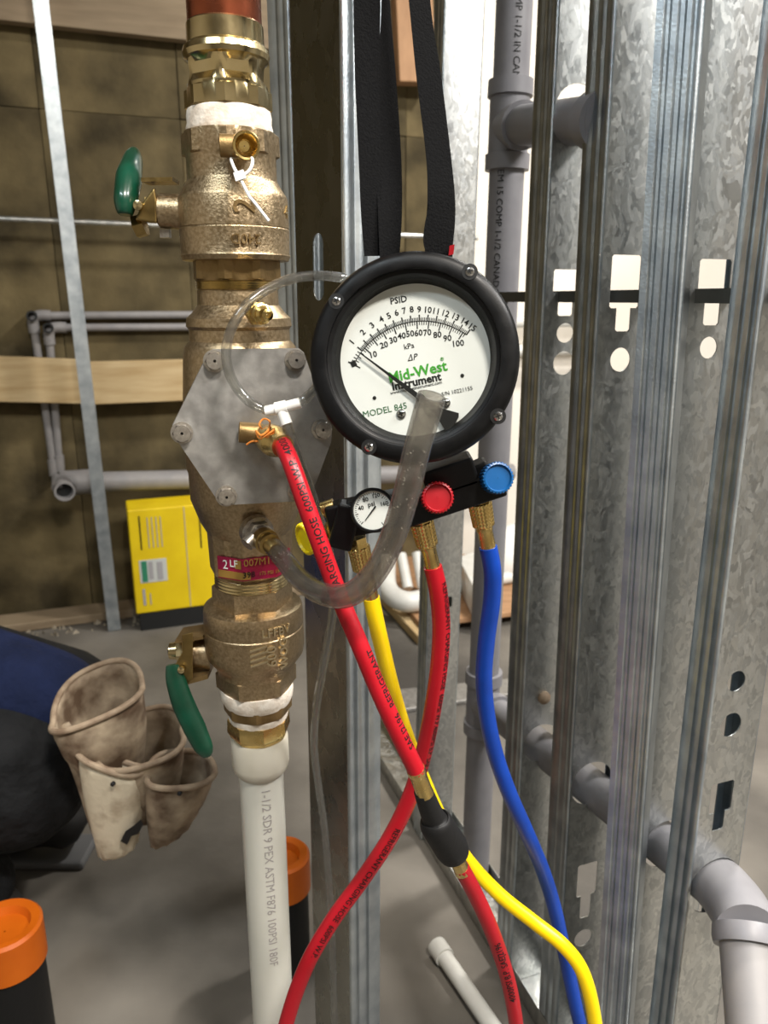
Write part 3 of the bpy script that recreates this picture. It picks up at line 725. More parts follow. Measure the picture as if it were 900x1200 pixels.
# cocks of the check valve
pt = P(300, 367, .572)
cock(cv, pt, (P(322, 370, .535) - pt), .85, True, 1.05)
pm_ = P(309, 511, .545); dm = (P(334, 524, .515) - pm_).normalized()
G().lathe([(0, .0075), (.016, .0075), (.0165, .006), (.0165, .001)], P(307, 508, .545), V((-1, -.2, .1)), seg=24).build('cock_screw', 'bronze_dark', cv)
G().lathe([(-.004, .008), (.008, .0085), (.009, .010, 6), (.014, .010, 6), (.0145, .0085)], pm_, dm, seg=36).build('test_cock', 'brass_bright', cv, 32)
pl_ = P(302, 624, .571); dl = (P(326, 648, .535) - pl_).normalized()
G().lathe([(-.006, .013), (.001, .013), (.0015, .0112, 6), (.007, .0112, 6), (.0075, .009), (.014, .009)], pl_, dl, seg=36).build('test_cock', 'bolt_steel', cv, 32)
G().lathe([(0, .0055), (.008, .0055)], P(297, 630, .560), V((-.55, -.6, -.5)), seg=20).build('cock_screw', 'bolt_steel', cv)
G().lathe([(.010, .0088), (.016, .0095), (.020, .0095), (.0205, .0078), (.022, .0078), (.0225, .0085), (.026, .0085), (.0265, .0062), (.034, .0056), (.036, .0045)], pl_, dl, seg=32).build('hose_barb', 'brass_dull', cv, 32)
# string on the middle cock
so = empty('orange_string', P(305, 510, .53), 'curl of orange string tied around the middle test cock', 'string')
G().tube([P(289, 521, .532), P(296, 517, .530), P(306, 517, .528), P(311, 509, .527), P(304, 498, .532), P(309, 491, .535), P(316, 494, .530), P(314, 504, .522), P(306, 510, .520), P(300, 505, .525), P(305, 514, .522), P(318, 506, .52), P(322, 502, .525)], .0007, 6, 8).build('strand', 'string_orange', so)
# magenta identification band
def band(q0, q1, py0, py1, off, mat, name, parent, n=40):
    g = G(); z0, z1 = VF(py0, 49), VF(py1, 49); rr = 49 * S(660, YV)
    vs = []
    for r_ in (rr + off, rr + off - .0004):
        for i in range(n + 1):
            q = q0 + (q1 - q0) * i / n
            for zz in (z0, z1): vs.append(around(q, zz, r_, 8, .2))
    m = 2 * (n + 1); fs = []
    for i in range(n):
        a = 2 * i; fs += [(a, a + 2, a + 3, a + 1), (m + a, m + a + 1, m + a + 3, m + a + 2), (a, m + a, m + a + 2, a + 2), (a + 1, a + 3, m + a + 3, m + a + 1)]
    fs += [(0, 1, m + 1, m), (2 * n, m + 2 * n, m + 2 * n + 1, 2 * n + 1)]
    return g.add(vs, fs).build(name, mat, parent, 30)
bd = band(-.86, 1.2, 655, 681, .0012, 'tag_magenta', 'name_band', cv)
band(-.84, -.02, 671, 679.5, .0017, 'tag_gold', 'serial_field', bd)
band(-.38, -.22, 657, 667, .0017, 'tag_gold', 'gold_field', bd, 6)
for body, px, py, sz, mt in (('2', 264, 665, .011, 'nylon_white'), ('LF', 274, 662.5, .0085, 'nylon_white'), ('007M1QT', 310, 661, .0085, 'tag_gold'), ('398', 292, 675, .007, 'ink'), ('175 PSI 180F', 318, 675, .0042, 'tag_gold')):
    wrap_text(body, sz, px, py, 51.6, bd, mt, 0, .0004, 8, .2)

# lower ball valve
lv = empty('ball_valve', V((AX, YV, VZ(877))), 'lower bronze ball valve with drooping green lever above the white pipe', 'valve', 'bronze ball valves')
vlathe([(699, 39), (698.5, 42), (700, 46, 6), (722, 46.5, 6), (724, 48), (727, 53), (730, 56), (735, 57), (754, 57), (755, 56.2), (756.5, 57), (780, 57), (789, 55), (794, 49), (798, 45), (804, 44), (806, 46.5, 6), (823, 46, 6), (824, 40)], 64, .07).build('body', 'bronze', lv, 32)
wrap_text('LFFBV', .010, 322, 745, 57, lv, 'bronze_cast', 0, .0022, bold=.0001)
wrap_text('600', .0125, 317, 772, 57, lv, 'bronze_cast', pi / 2, .0022, bold=.0001)
wrap_text('WOG', .0105, 330, 772, 57, lv, 'bronze_cast', pi / 2, .0022, bold=.0001)
for i in range(4):                                # three slanting waves of the cast emblem
    me = flat2d([[(-.007, -.0012), (.007, .0022), (.007, .0038), (-.007, .0004)]], .0022)
    s_ = S(772, YV); r_ = 57 * s_; zc_ = VF(763 + i * 6, 57)
    link_mesh('cast_emblem_wave', place(me, lambda x, y, z: around(math.asin((301 - 297.5) / 57) + x / r_, zc_ + y, r_ + z)), 'bronze_cast', lv, 0)
c0, d, L = lever(lv, 764, .0135, 250, 228, False)
bpl = [(213, 744), (226, 741), (226, 795), (212, 805), (203, 783), (215, 762)]
br_ = G(); n = len(bpl)
br_v = [P(x, y, YV - .015) for x, y in bpl] + [P(x, y, YV + .012) for x, y in bpl]
bv = [P(x, y, YV - .017) for x, y in bpl] + [P(x, y, YV - .0145) for x, y in bpl]
br_.add(bv, [list(range(n))[::-1], list(range(n, 2 * n))] + [(i, (i + 1) % n, n + (i + 1) % n, n + i) for i in range(n)])
b_o = bevel(br_.build('bracket', 'brass_dull', lv, 0), .0006)
G().box(P(226, 742, YV - .002), V((.012, 0, .002)), V((0, .014, 0)), V((0, 0, .0013))).build('stop_tab', 'bronze_dark', b_o, 0)
G().box(P(234, 789, YV - .004), V((.010, 0, .003)), V((0, .012, 0)), V((0, 0, .0022))).build('stop_tab', 'bronze_dark', b_o, 0)
G().box(P(222, 768, YV), V((.0015, 0, 0)), V((0, .016, 0)), V((0, 0, .020))).build('bracket_side', 'brass_dull', b_o, 0)
G().lathe([(0, .0032), (.003, .003), (.004, .001)], P(213, 784, YV - .018), V((0, -1, .1)), seg=14).build('rivet', 'brass', b_o)
G().lathe([(0, .0115, 6), (.008, .0115, 6), (.0085, .008), (.015, .007), (.016, .004)], P(219, 762, YV), V((-1, -.12, 0)), seg=36).build('stem_nut', 'brass', lv, 30)
C = [P(202, 779, YV - .016), P(206, 797, YV - .018), P(215, 825, YV - .022), P(228, 853, YV - .026), P(239, 877, YV - .03), P(242, 887, YV - .031)]
G().tube(C, [.0055, .0088, .0102, .0102, .0085, .0035], 20, 8, ref=V((0, 1, 0)), flat=.5).build('lever_grip', 'green_vinyl', lv)
# bushing, tape and pex adapter
bu = empty('reducing_bushing', V((AX, YV, VZ(855))), 'bronze hex bushing wrapped in white tape above the white pipe', 'fitting')
vlathe([(838, 34), (839, 39.5, 8), (850, 39, 8), (851, 34)], 64, .3).build('body', 'bronze_dark', bu, 32)
vlathe([(820, 38), (823, 41.5), (828, 42), (835, 41), (840, 38)], 48).build('thread_tape', 'tape', bu)
vlathe([(849, 32), (850, 35), (855, 34.5), (860, 32)], 48).build('thread_tape', 'tape', bu)
px_ = empty('pex_riser', V((AX, YV, 0)), 'white plastic riser pipe with faint grey print and brass adapter', 'pipe')
vlathe([(857, 31), (858, 36, 8), (872, 36.5, 8), (877, 33, 8), (879, 28)], 64, .5).build('adapter', 'brass_bright', px_, 30)
vlathe([(877, 28), (878, 31.5), (882, 33), (910, 33), (916, 31.5), (919, 27), (919, 25)], 48).build('expansion_ring', 'pex_ring', px_)
rp = 25.3 * S(960, YV)
G().lathe([(VF(915, 25), rp), (.002, rp)], VO, Z, seg=48).build('pipe', 'pex', px_)
def riser_print(body, py, size):
    me = text_mesh(body, size, .0002, 'LEFT', cut=True); z0 = VF(py, 25)
    link_mesh('lettering', place(me, lambda x, y, z: around(.14 + y / rp, z0 - x, rp + .0002 + z)), 'ink_faint', px_, 0)
riser_print('1-1/2 SDR 9 PEX ASTM F876 100PSI 180F', 925, .0115)

# ------------------------------------------------------------------ differential gauge
GC = P(484, 420, .50)
gs = S(420, .50)                                   # metres per pixel there
gn = (CAM - GC).normalized() + V((-.10, 0, .13)); gn.normalize()
gx = V((-gn.y, gn.x, 0)).normalized(); gy = gn.cross(gx).normalized()
R0 = 123.5 * gs
ga = empty('pressure_gauge', GC - gy * R0, 'round black differential pressure gauge with white dial hanging from the strap', 'gauge')
G().lathe([(-.058, .030), (-.058, .052), (-.052, .056), (-.012, .057), (-.012, .050)], GC, gn, gy, 64).build('housing', 'black_plastic', ga)
bz = G().lathe([(-.013, .052), (-.013, R0 * .975), (-.010, R0), (-.001, R0), (.002, R0 * .99), (.0040, R0 * .965), (.0050, R0 * .93), (.0054, R0 * .84), (.0050, R0 * .825), (.0030, R0 * .82), (.0026, R0 * .81), (.0022, R0 * .785), (.0010, R0 * .775), (-.0090, R0 * .735), (-.0115, R0 * .70)], GC, gn, gy, 96, cap=False).build('bezel', 'black_plastic', ga, 30)
DO = GC - gn * .010
# print positions are measured as offsets (pixels) from the dial centre, x right, y up
DCX, DCY = 484, 419
def dl_(px, py): return ((px - DCX) * gs, (DCY - py) * gs)
DOC = DO
dial = plate('dial_face', [circle(0, 0, R0 * .76, 72)], DO, gx, gy, .001, 'dial_white', ga)
def dtext(body, px, py, size_px, mat='ink', rot=0., shear=0., name='numeral', bold=0.):
    x0, y0 = dl_(px, py); me = text_mesh(body, size_px * gs, .0002, shear=shear, bold=bold)
    c, s = cos(rot), sin(rot)
    return link_mesh(name, place(me, lambda x, y, z: DO + gn * (.0007 + z) + gx * (x0 + x * c - y * s) + gy * (y0 + x * s + y * c)), mat, dial, 0)
def dpoly(name, pts, mat, h=.0007, th=.0002, parent=None):
    return plate(name, [[dl_(*p) for p in pts]], DO + gn * h, gx, gy, th, mat, parent or dial, 0)
PX, PY, PR = 493.2, 464.3, 91.5
def ang(v): return rad(142.4 - 6.19 * (v - 1)) if v >= 1 else rad(142.4 + (1 - v) * 12.1)
def pol(a, r): return (PX + r * cos(a), PY - r * sin(a))
# arc and ticks: one printed scale
g = G()
def strip(a0, a1, r0, r1):
    n = max(2, int(abs(a1 - a0) / .05)); vs = []
    for i in range(n + 1):
        a = a0 + (a1 - a0) * i / n
        for r in (r0, r1):
            x, y = dl_(*pol(a, r)); vs.append(DO + gx * x + gy * y + gn * .00075)
    g.add(vs, [(2 * i, 2 * i + 2, 2 * i + 3, 2 * i + 1) for i in range(n)])
strip(ang(0), ang(15), PR - .45, PR + .45)
for i in range(0, 76):
    v = i / 5; a = ang(v); big = i % 5 == 0
    w = .008 if big else .005
    strip(a - w, a + w, PR, PR + (7.5 if big else 4.2))
for i in range(0, 53):
    v = i * 2 / 6.895; a = ang(v); big = i % 5 == 0
    if v > 15: continue
    w = .008 if big else .005
    strip(a - w, a + w, PR - (9 if big else 4.5), PR)
g.build('scale', 'ink', dial, 0, kind='stuff')
for v, (x, y) in enumerate([(408, 398), (421, 386.5), (432, 378), (443, 371), (452, 367), (461, 363.5), (470, 361), (479, 359.5), (488, 359.5), (498, 360), (508, 361.5), (519, 364), (531, 368), (542, 373.5), (551, 380)]):
    dtext(str(v + 1), x, y, 10, bold=.00008, rot=ang(v + 1) - pi / 2 - (0 if v < 8 else 0))
for k, (x, y) in enumerate([(434, 413), (447, 401.5), (458, 395.5), (468, 390.5), (478, 388), (488, 387), (498.5, 386.5), (510.5, 389), (522.5, 393), (535, 399)]):
    dtext(str(10 * (k + 1)), x, y, 10, bold=.00008, rot=rad(16) if k < 3 else rad(8))
RO = rad(13)
dtext('PSID', 463, 348.5, 10.5, bold=.00008, rot=rad(10), name='lettering')
dtext('kPa', 477, 402.5, 9, rot=rad(12), name='lettering')
dtext('ΔP', 481, 416, 10, rot=RO, shear=.3, name='lettering')
dtext('Mid-West', 488, 433, 17.5, 'ink_green', RO, name='lettering', bold=.00022)
dtext('Instrument', 487, 444.5, 13.5, 'ink', RO, name='lettering', bold=.00022)
dtext('www.midwestinstrument.com', 487, 451.5, 5.2, 'ink', RO, name='lettering')
dtext('MODEL 845', 450, 479, 10.8, 'ink_darkgreen', RO, name='lettering')
dtext('S/N 10221155', 536, 455, 6.5, 'ink', RO, name='lettering')
dtext('®', 517, 417.5, 6, 'ink_green', RO, name='lettering')
dpoly('zero_mark', [(405.5, 422), (412, 419.5), (415, 425.5), (409, 428.5)], 'ink')
for x, y in ((437, 464.5), (541.5, 436.5)):
    dpoly('stop_hole', [(x + 2.3 * cos(q), y + 2.3 * sin(q)) for q in (pi * i / 8 for i in range(16))], 'ink')
# pointer with tail
na = math.atan2(PY - 411, 418 - PX)
def nrm(t, w):
    x, y = PX + t * cos(na), PY - t * sin(na); return (x - w * sin(na), y - w * cos(na))
pt = [nrm(92, .7), nrm(50, 1.6), nrm(20, 2.8), nrm(-8, 3.4), nrm(-26, 5), nrm(-47, 13), nrm(-50, 9), nrm(-51, 0), nrm(-50, -9), nrm(-47, -13), nrm(-26, -5), nrm(-8, -3.4), nrm(20, -2.8), nrm(50, -1.6), nrm(92, -.7)]
pn = plate('pointer', [[dl_(*p) for p in pt]], DO + gn * .0035, gx, gy, .0006, 'ink', ga, 0)
x, y = dl_(PX, PY); G().lathe([(0.0006, .003), (.0045, .003), (.005, .002)], DO + gx * x + gy * y, gn, seg=20).build('pivot', 'black_plastic', pn)
def screw(px, py, r, base_t, parent, recess=False):
    x, y = dl_(px, py); o = GC + gx * x + gy * y + gn * base_t
    s = G().lathe([(0, r), (.0008, r), (.0016, r * .75), (.0019, r * .3), (.0019, .0002)], o, gn, seg=20, cap=False).build('screw', 'chrome', parent)
    for a in (.4, .4 + pi / 2):
        G().box(o + gn * .0019, (gx * cos(a) + gy * sin(a)) * r * .62, (gy * cos(a) - gx * sin(a)) * r * .14, gn * .00025).build('screw_slot', 'ink', s, 0)
for px, py in ((547, 322), (393, 355), (585, 485), (436, 524)):
    x, y = dl_(px, py)
    G().lathe([(0, .0050), (.0005, .0050), (.0005, .0034)], GC + gx * x + gy * y + gn * .0050, gn, seg=24).build('screw_well', 'ink', bz)
    screw(px, py, .0029, .0050, ga)
for px, py in ((470, 483), (523, 469)): screw(px, py, .0031, -.0093, dial)
G().lathe([(-.0030, R0 * .752), (-.0042, R0 * .752)], GC, gn, gy, 72).build('lens', 'lens', ga, 30)

# manifold under the gauge
def seg_box(name, a, b, hw, hd, mat, parent, bev=.002):
    d = (b - a); L = d.length / 2; d.normalize(); w = V((0, 1, 0)) - d * d.y; w.normalize(); u = w.cross(d)
    return bevel(G().box((a + b) / 2, d * L, w * hd, u * hw).build(name, mat, parent, 0), bev, 3)
mf = seg_box('manifold', P(468, 602, .522), P(588, 562, .522), .0095, .011, 'black_plastic', ga)
seg_box('mounting_block', P(497, 566, .525), P(556, 547, .525), .010, .014, 'black_plastic', ga)
seg_box('bracket_arm', P(548, 556, .528), P(572, 546, .528), .006, .010, 'black_plastic', ga)
seg_box('manifold_end', P(385, 611, .53), P(470, 594, .53), .0125, .010, 'black_plastic', ga)
seg_box('tee_block', P(398, 640, .525), P(411, 590, .525), .0085, .009, 'black_plastic', ga)
G().lathe([(0, .0058), (.009, .0058), (.010, .004), (.010, .001)], P(392, 593, .53), P(383, 596, .53) - P(392, 593, .53), seg=24).build('plug', 'brass_bright', ga)
def knob(px, py, Y, r, axis, mat, label):
    o = P(px, py, Y); axis = axis.normalized()
    n = 84; prof = [(-.010, .82), (-.009, .97), (0, 1.0), (.0012, .95), (.0016, .86), (.0005, .82), (-.0002, .78), (.0000, .02)]
    a, b = frame(axis); vs = []; fs = []
    for t, k in prof:
        for i in range(n):
            q = 2 * pi * i / n; f = 1 + (.045 * (1 if (i % 3) else -.6) if k > .93 else 0)
            vs.append(o + axis * t + (a * cos(q) + b * sin(q)) * r * k * f)
    for j in range(len(prof) - 1):
        for i in range(n): fs.append((j * n + i, j * n + (i + 1) % n, (j + 1) * n + (i + 1) % n, (j + 1) * n + i))
    k = G().add(vs, fs).build('knob', mat, ga, 30, label=label)
    G().lathe([(-.028, .0042), (-.009, .0042)], o, axis, seg=20).build('stem', 'brass_bright', k)
    return k
knob(513, 583, .497, 18.5 * S(583, .497), V((.05, -.93, .30)), 'knob_red', 'red knurled knob')
knob(583.5, 560, .505, 18.5 * S(560, .505), V((.12, -.93, .25)), 'knob_blue', 'blue knurled knob')
ya = P(352, 634, .535) - P(408, 619, .545)
knob(357, 632, .532, 19 * S(630, .532), ya + V((0, -.014, 0)), 'knob_yellow', 'yellow knurled knob')
G().lathe([(0, .0078, 6), (.015, .0078, 6), (.016, .0045), (.021, .0045)], P(408, 618, .535), ya, seg=36).build('valve_stem', 'brass_bright', ga, 30)
# small gauge
sc = P(437, 598, .508); sn = ((CAM - sc).normalized() + V((-.12, 0, .02))).normalized(); sx = V((-sn.y, sn.x, 0)).normalized(); sy = sn.cross(sx)
ss = S(598, .508); rs = 26.5 * ss
sg = G().lathe([(-.018, rs * .8), (-.017, rs), (.002, rs), (.003, rs * .95), (.003, rs * .88), (.0005, rs * .85), (.0, rs * .80)], sc, sn, sy, 48, cap=False).build('small_gauge', 'black_plastic', ga)
G().lathe([(-.019, rs * .8), (-.0185, .001)], sc, sn, seg=32).build('case_back', 'black_plastic', sg)
plate('small_dial', [circle(0, 0, rs * .86, 40)], sc + sn * .0004, sx, sy, .0006, 'dial_white', sg)
g = G()
for i in range(41):
    a = rad(232 - 284 * i / 40); big = i % 5 == 0; r1 = rs * .80; r0_ = rs * (.66 if big else .72); w = .00016 if not big else .00026
    dvec = sx * cos(a) + sy * sin(a); tv = sy * cos(a) - sx * sin(a); o = sc + sn * .0009
    g.add([o + dvec * r0_ - tv * w, o + dvec * r1 - tv * w, o + dvec * r1 + tv * w, o + dvec * r0_ + tv * w], [(0, 1, 2, 3)])
g.build('small_scale', 'ink', sg, 0, kind='stuff')
def stext(body, dx, dy, size):
    me = text_mesh(body, size * ss, .0002, bold=.00008)
    c, s = cos(rad(15)), sin(rad(15))
    link_mesh('numeral', place(me, lambda x, y, z: sc + sn * (.0009 + z) + sx * (dx * ss + x * c - y * s) + sy * (dy * ss + x * s + y * c)), 'ink', sg, 0)
stext('40', -14, 2, 7); stext('80', -9, 12, 7); stext('120', 3, 17, 6.5); stext('psi', -2, 7, 8); stext('160', 13, 8, 6.5)
me = flat2d([[(-.0002, -15 * ss), (.0002, -15 * ss), (.0006, 6 * ss), (-.0006, 6 * ss)]], .0004)
c_, s_ = cos(rad(-35)), sin(rad(-35))
link_mesh('small_pointer', place(me, lambda x, y, z: sc + sn * (.0016 + z) + sx * (x * c_ - y * s_) + sy * (x * s_ + y * c_)), 'ink', sg, 0)
G().lathe([(.0016, rs * .85), (.0022, rs * .85)], sc, sn, seg=40).build('small_lens', 'lens', sg)
# ports
def port(px, py, Y, d):
    return G().lathe([(0, .0074, 6), (.010, .0074, 6), (.011, .0052), (.018, .0052)], P(px, py, Y), d, seg=36).build('port', 'brass_bright', ga, 30)

# ------------------------------------------------------------------ hoses
def knurl(parent, a, b, r0, r1, mat='brass_bright'):
    """knurled coupling nut from a to b"""
    d = (b - a); L = d.length; d.normalize(); u, w = frame(d); n, rows = 44, 12; vs = []; fs = []
    prof = [(0, r0 * .75, 0), (0, r0 * .97, 0)] + [(L * (.04 + .9 * j / rows), r0 + (r1 - r0) * j / rows, 1) for j in range(rows + 1)] + [(L, r1 * .85, 0), (L, r1 * .4, 0)]
    for j, (t, r, k) in enumerate(prof):
        for i in range(n):
            q = 2 * pi * (i + .5 * (j % 2)) / n
            vs.append(a + d * t + (u * cos(q) + w * sin(q)) * r * (1 + (.055 if (k and (i % 2)) else 0)))
    for j in range(len(prof) - 1):
        for i in range(n): fs.append((j * n + i, j * n + (i + 1) % n, (j + 1) * n + (i + 1) % n, (j + 1) * n + i))
    return G().add(vs, fs).build('coupling_nut', mat, parent, 12)
def sleeve(parent, a, b, r):
    L = (b - a).length
    return G().lathe([(0, r * .6), (0, r * 1.05), (L * .12, r * 1.1), (L * .2, r), (L * .85, r), (L, r * 1.06), (L, r * .8)], a, b - a, seg=12).build('crimp_sleeve', 'brass_bright', parent, 40)
def hose(parent, pts, r, mat, seg=20, name='hose'):
    w = [P(*p) for p in pts]
    C, R, T_, A, B = sweep(w, r, 10)
    G().tube(w, r, seg, 10).build(name, mat, parent)
    return C
def hose_text(parent, C, r, body, s0, size, side=0., flip=False):
    """ink lettering wrapped on a hose, starting s0 metres along it; side = angle from the side facing the camera"""
    cum = [0.]
    for i in range(1, len(C)): cum.append(cum[-1] + (C[i] - C[i - 1]).length)
    me = text_mesh(body, size, .0001, 'LEFT', bold=.00006, cut=True)
    def fn(x, y, z):
        if flip: x, y = -x, -y
        s = min(max(s0 + x, 0), cum[-1] - 1e-5)
        i = max(k for k in range(len(cum)) if cum[k] <= s); i = min(i, len(C) - 2)
        t = (s - cum[i]) / (cum[i + 1] - cum[i]); p = C[i].lerp(C[i + 1], t)
        tg = (C[min(i + 2, len(C) - 1)] - C[max(i - 1, 0)]).normalized()
        a = (CAM - p); a = (a - tg * a.dot(tg)).normalized(); b = a.cross(tg)   # b points left of the travel direction seen from the camera... 
        q = y / r + side
        return p + (a * cos(q) + b * sin(q)) * (r + .00015 + z)
    link_mesh('lettering', place(me, fn), 'ink', parent, 0)

# red hose from the check valve, with black boot and a second length below
rh = empty('red_hose', P(334, 524, .515), 'red hose from the check valve cock joined by a black boot near its lower end', 'hose', 'red charging hoses')
knurl_a, knurl_b = P(314, 513, .540), P(330, 522, .519)
G().lathe([(0, .0085), (.004, .0105), (.012, .0112), (.018, .0105), (.022, .0085), (.030, .0080)], P(313, 512, .541), P(333, 524, .513) - P(313, 512, .541), seg=28).build('coupling_nut', 'brass_bright', rh)
pts = [(331, 521, .517), (338, 535, .505), (346, 556, .497), (358, 590, .490), (376, 640, .485), (398, 700, .480), (420, 752, .473), (445, 812, .468), (468, 862, .466), (489, 905, .466)]
HR = 11.2 * S(700, .46)
C1 = hose(rh, pts, HR, 'hose_red')
sleeve(rh, P(487, 901, .466), P(498, 930, .471), HR * 1.02)
G().tube([P(496, 927, .471), P(503, 946, .475), P(508, 958, .477), P(511, 965, .478), P(528, 992, .485), P(532, 1000, .487)], [.0068, .0078, .0086, .0122, .0128, .0115], 24, 8).build('black_boot', 'black_rubber', rh)
sleeve(rh, P(528, 990, .485), P(542, 1021, .492), HR * 1.0)
C2 = hose(rh, [(540, 1016, .491), (556, 1046, .498), (574, 1085, .505), (590, 1130, .512), (600, 1170, .516), (606, 1215, .52), (609, 1290, .53), (608, 1400, .56)], HR * 1.02, 'hose_red', name='lower_hose')
hose_text(rh, C1, HR, 'CHARGING HOSE  600PSI W.P. 4000PSI', .117, .0072, .25, True)
hose_text(rh, C1, HR, 'SAE J2196   REFRIGERANT', .232, .0068, .85, True)
hose_text(rh, C2, HR * 1.02, '4000PSI B.P. SAEJ2196', .160, .0078, .1, True)
# red hose of the manifold
DN = (P(506, 655, .53) - P(492, 603, .53)).normalized()
rb = empty('red_hose', P(494, 612, .53), 'red hose screwed to the port under the red knob, sweeping down to the left', 'hose', 'red charging hoses')
port(491, 600, .528, DN)
knurl(rb, P(494, 611, .529), P(501, 640, .530), .0082, .0076)
sleeve(rb, P(501, 639, .530), P(508, 668, .531), .0056)
HB = 10.4 * S(780, .54)
C3 = hose(rb, [(507, 664, .531), (513, 690, .532), (517, 730, .535), (515, 775, .538), (508, 825, .542), (497, 880, .55), (482, 930, .555), (458, 980, .555), (425, 1030, .55), (390, 1078, .545), (360, 1130, .54), (338, 1190, .54), (325, 1250, .54), (318, 1330, .55)], HB, 'hose_red')
hose_text(rb, C3, HB, 'REFRIGERANT CHARGING HOSE  600PSI W.P.4000PSI B.P. SAE J2196', .012, .0062, .85)
hose_text(rb, C3, HB, 'REFRIGERANT CHARGING HOSE  600PSI W.P.', .245, .0070, .35)
# yellow hose
yh = empty('yellow_hose', P(421, 640, .53), 'yellow hose from the small gauge passing behind the red hoses', 'hose')
DY = (P(432, 690, .53) - P(419, 632, .53)).normalized()
port(418, 630, .526, DY)
knurl(yh, P(420, 640, .527), P(426, 668, .528), .0078, .0074)
sleeve(yh, P(428, 670, .528), P(436, 704, .53), .0056)
HY = 9.6 * S(750, .54)
hose(yh, [(435, 700, .53), (440, 725, .532), (448, 760, .54), (459, 805, .553), (474, 855, .575), (495, 910, .59), (520, 965, .59), (548, 1008, .58), (585, 1048, .57), (625, 1080, .56), (660, 1108, .548), (683, 1140, .54), (696, 1190, .535), (703, 1260, .535), (704, 1340, .55)], HY, 'hose_yellow')
# blue hose
bh = empty('blue_hose', P(561, 590, .53), 'blue hose hanging from the port under the blue knob', 'hose')
DB = (P(573, 645, .53) - P(560, 583, .53)).normalized()
port(560, 578, .528, DB)
knurl(bh, P(562, 588, .528), P(567, 617, .529), .0082, .0076)
sleeve(bh, P(567, 617, .529), P(573, 645, .53), .0056)
HBl = 9.8 * S(800, .55)
hose(bh, [(572, 641, .53), (577, 670, .531), (576, 705, .535), (570, 750, .54), (567, 795, .545), (571, 840, .55), (581, 885, .555), (597, 930, .56), (617, 975, .57), (636, 1020, .585), (650, 1065, .595), (662, 1120, .60), (675, 1180, .60), (690, 1250, .60), (700, 1330, .60)], HBl, 'hose_blue')

# thick clear tube
ct_ = empty('clear_tube', P(320, 642, .545), 'thick clear vinyl tube curving from the lower test cock up in front of the gauge', 'tube')
ctp = [P(320, 641, .548), P(332, 655, .535), P(350, 677, .513), P(374, 694, .482), P(400, 699, .456), P(424, 688, .446), P(446, 660, .442), P(463, 622, .434), P(477, 575, .427), P(489, 525, .420), P(506, 464, .412)]
ctr = [.0072, .0074, .0076, .0077, .0078, .0078, .0078, .0078, .0078, .0078, .0078]
G().tube(ctp, ctr, 28, 10, wall=.0019).build('tube', 'clear_vinyl', ct_)
C5, _, _, A5, B5 = sweep(ctp, ctr, 10)
for i in range(26):
    k = random.choice(list(range(5, 20)) + list(range(60, 92))); q = random.uniform(0, 2 * pi); rr = random.uniform(.0003, .0007)
    c = C5[k] + (A5[k] * cos(q) + B5[k] * sin(q)) * .0050
    G().lathe([(-rr, rr * .1), (-rr * .7, rr * .7), (0, rr), (rr * .7, rr * .7), (rr, rr * .1)], c, Z, seg=10).build('water_drop', 'nylon_white', ct_)
# thin clear bleed tube with white tee
bt = empty('bleed_tube', P(330, 478, .52), 'thin clear bleed tube looping from behind the gauge to a white tee', 'tube')
RT = .0034
G().tube([P(405, 326, .565), P(375, 323, .555), P(345, 326, .548), (P(315, 338, .538)), P(288, 358, .528), P(270, 388, .522), P(265, 418, .52), P(272, 445, .519), P(288, 467, .518), P(305, 478, .518), P(318, 481, .518)], RT, 16, 8, wall=.0009).build('tube', 'clear_thin', bt)
G().tube([P(346, 474, .518), P(358, 467, .519), P(369, 456, .524), P(376, 444, .535), P(382, 430, .555)], RT, 16, 8, wall=.0009).build('tube', 'clear_thin', bt)
te = G().tube([P(311, 482, .518), P(327, 478.5, .518), P(352, 472, .518)], .0036, 16, 4).build('tee', 'nylon_white', bt)
G().tube([P(329, 478, .518), P(336, 497, .516)], .0040, 16, smooth=False).build('tee_stem', 'nylon_white', te)
G().tube([P(323, 479.5, .518), P(336, 476.5, .518)], .0046, 16, smooth=False).build('tee_collar', 'nylon_white', te)
G().tube([P(335, 494, .516), P(341, 512, .518), P(349, 535, .527), P(362, 570, .545), P(378, 620, .56), P(389, 665, .56), P(391, 705, .56), P(386, 745, .565), P(377, 790, .58), P(370, 835, .60), P(368, 875, .61), P(373, 920, .62), P(380, 970, .63), P(385, 1030, .64), P(389, 1100, .64), P(392, 1200, .64), P(394, 1300, .64)], RT * 1.05, 16, 6, wall=.0009).build('drop_tube', 'clear_thin', bt)

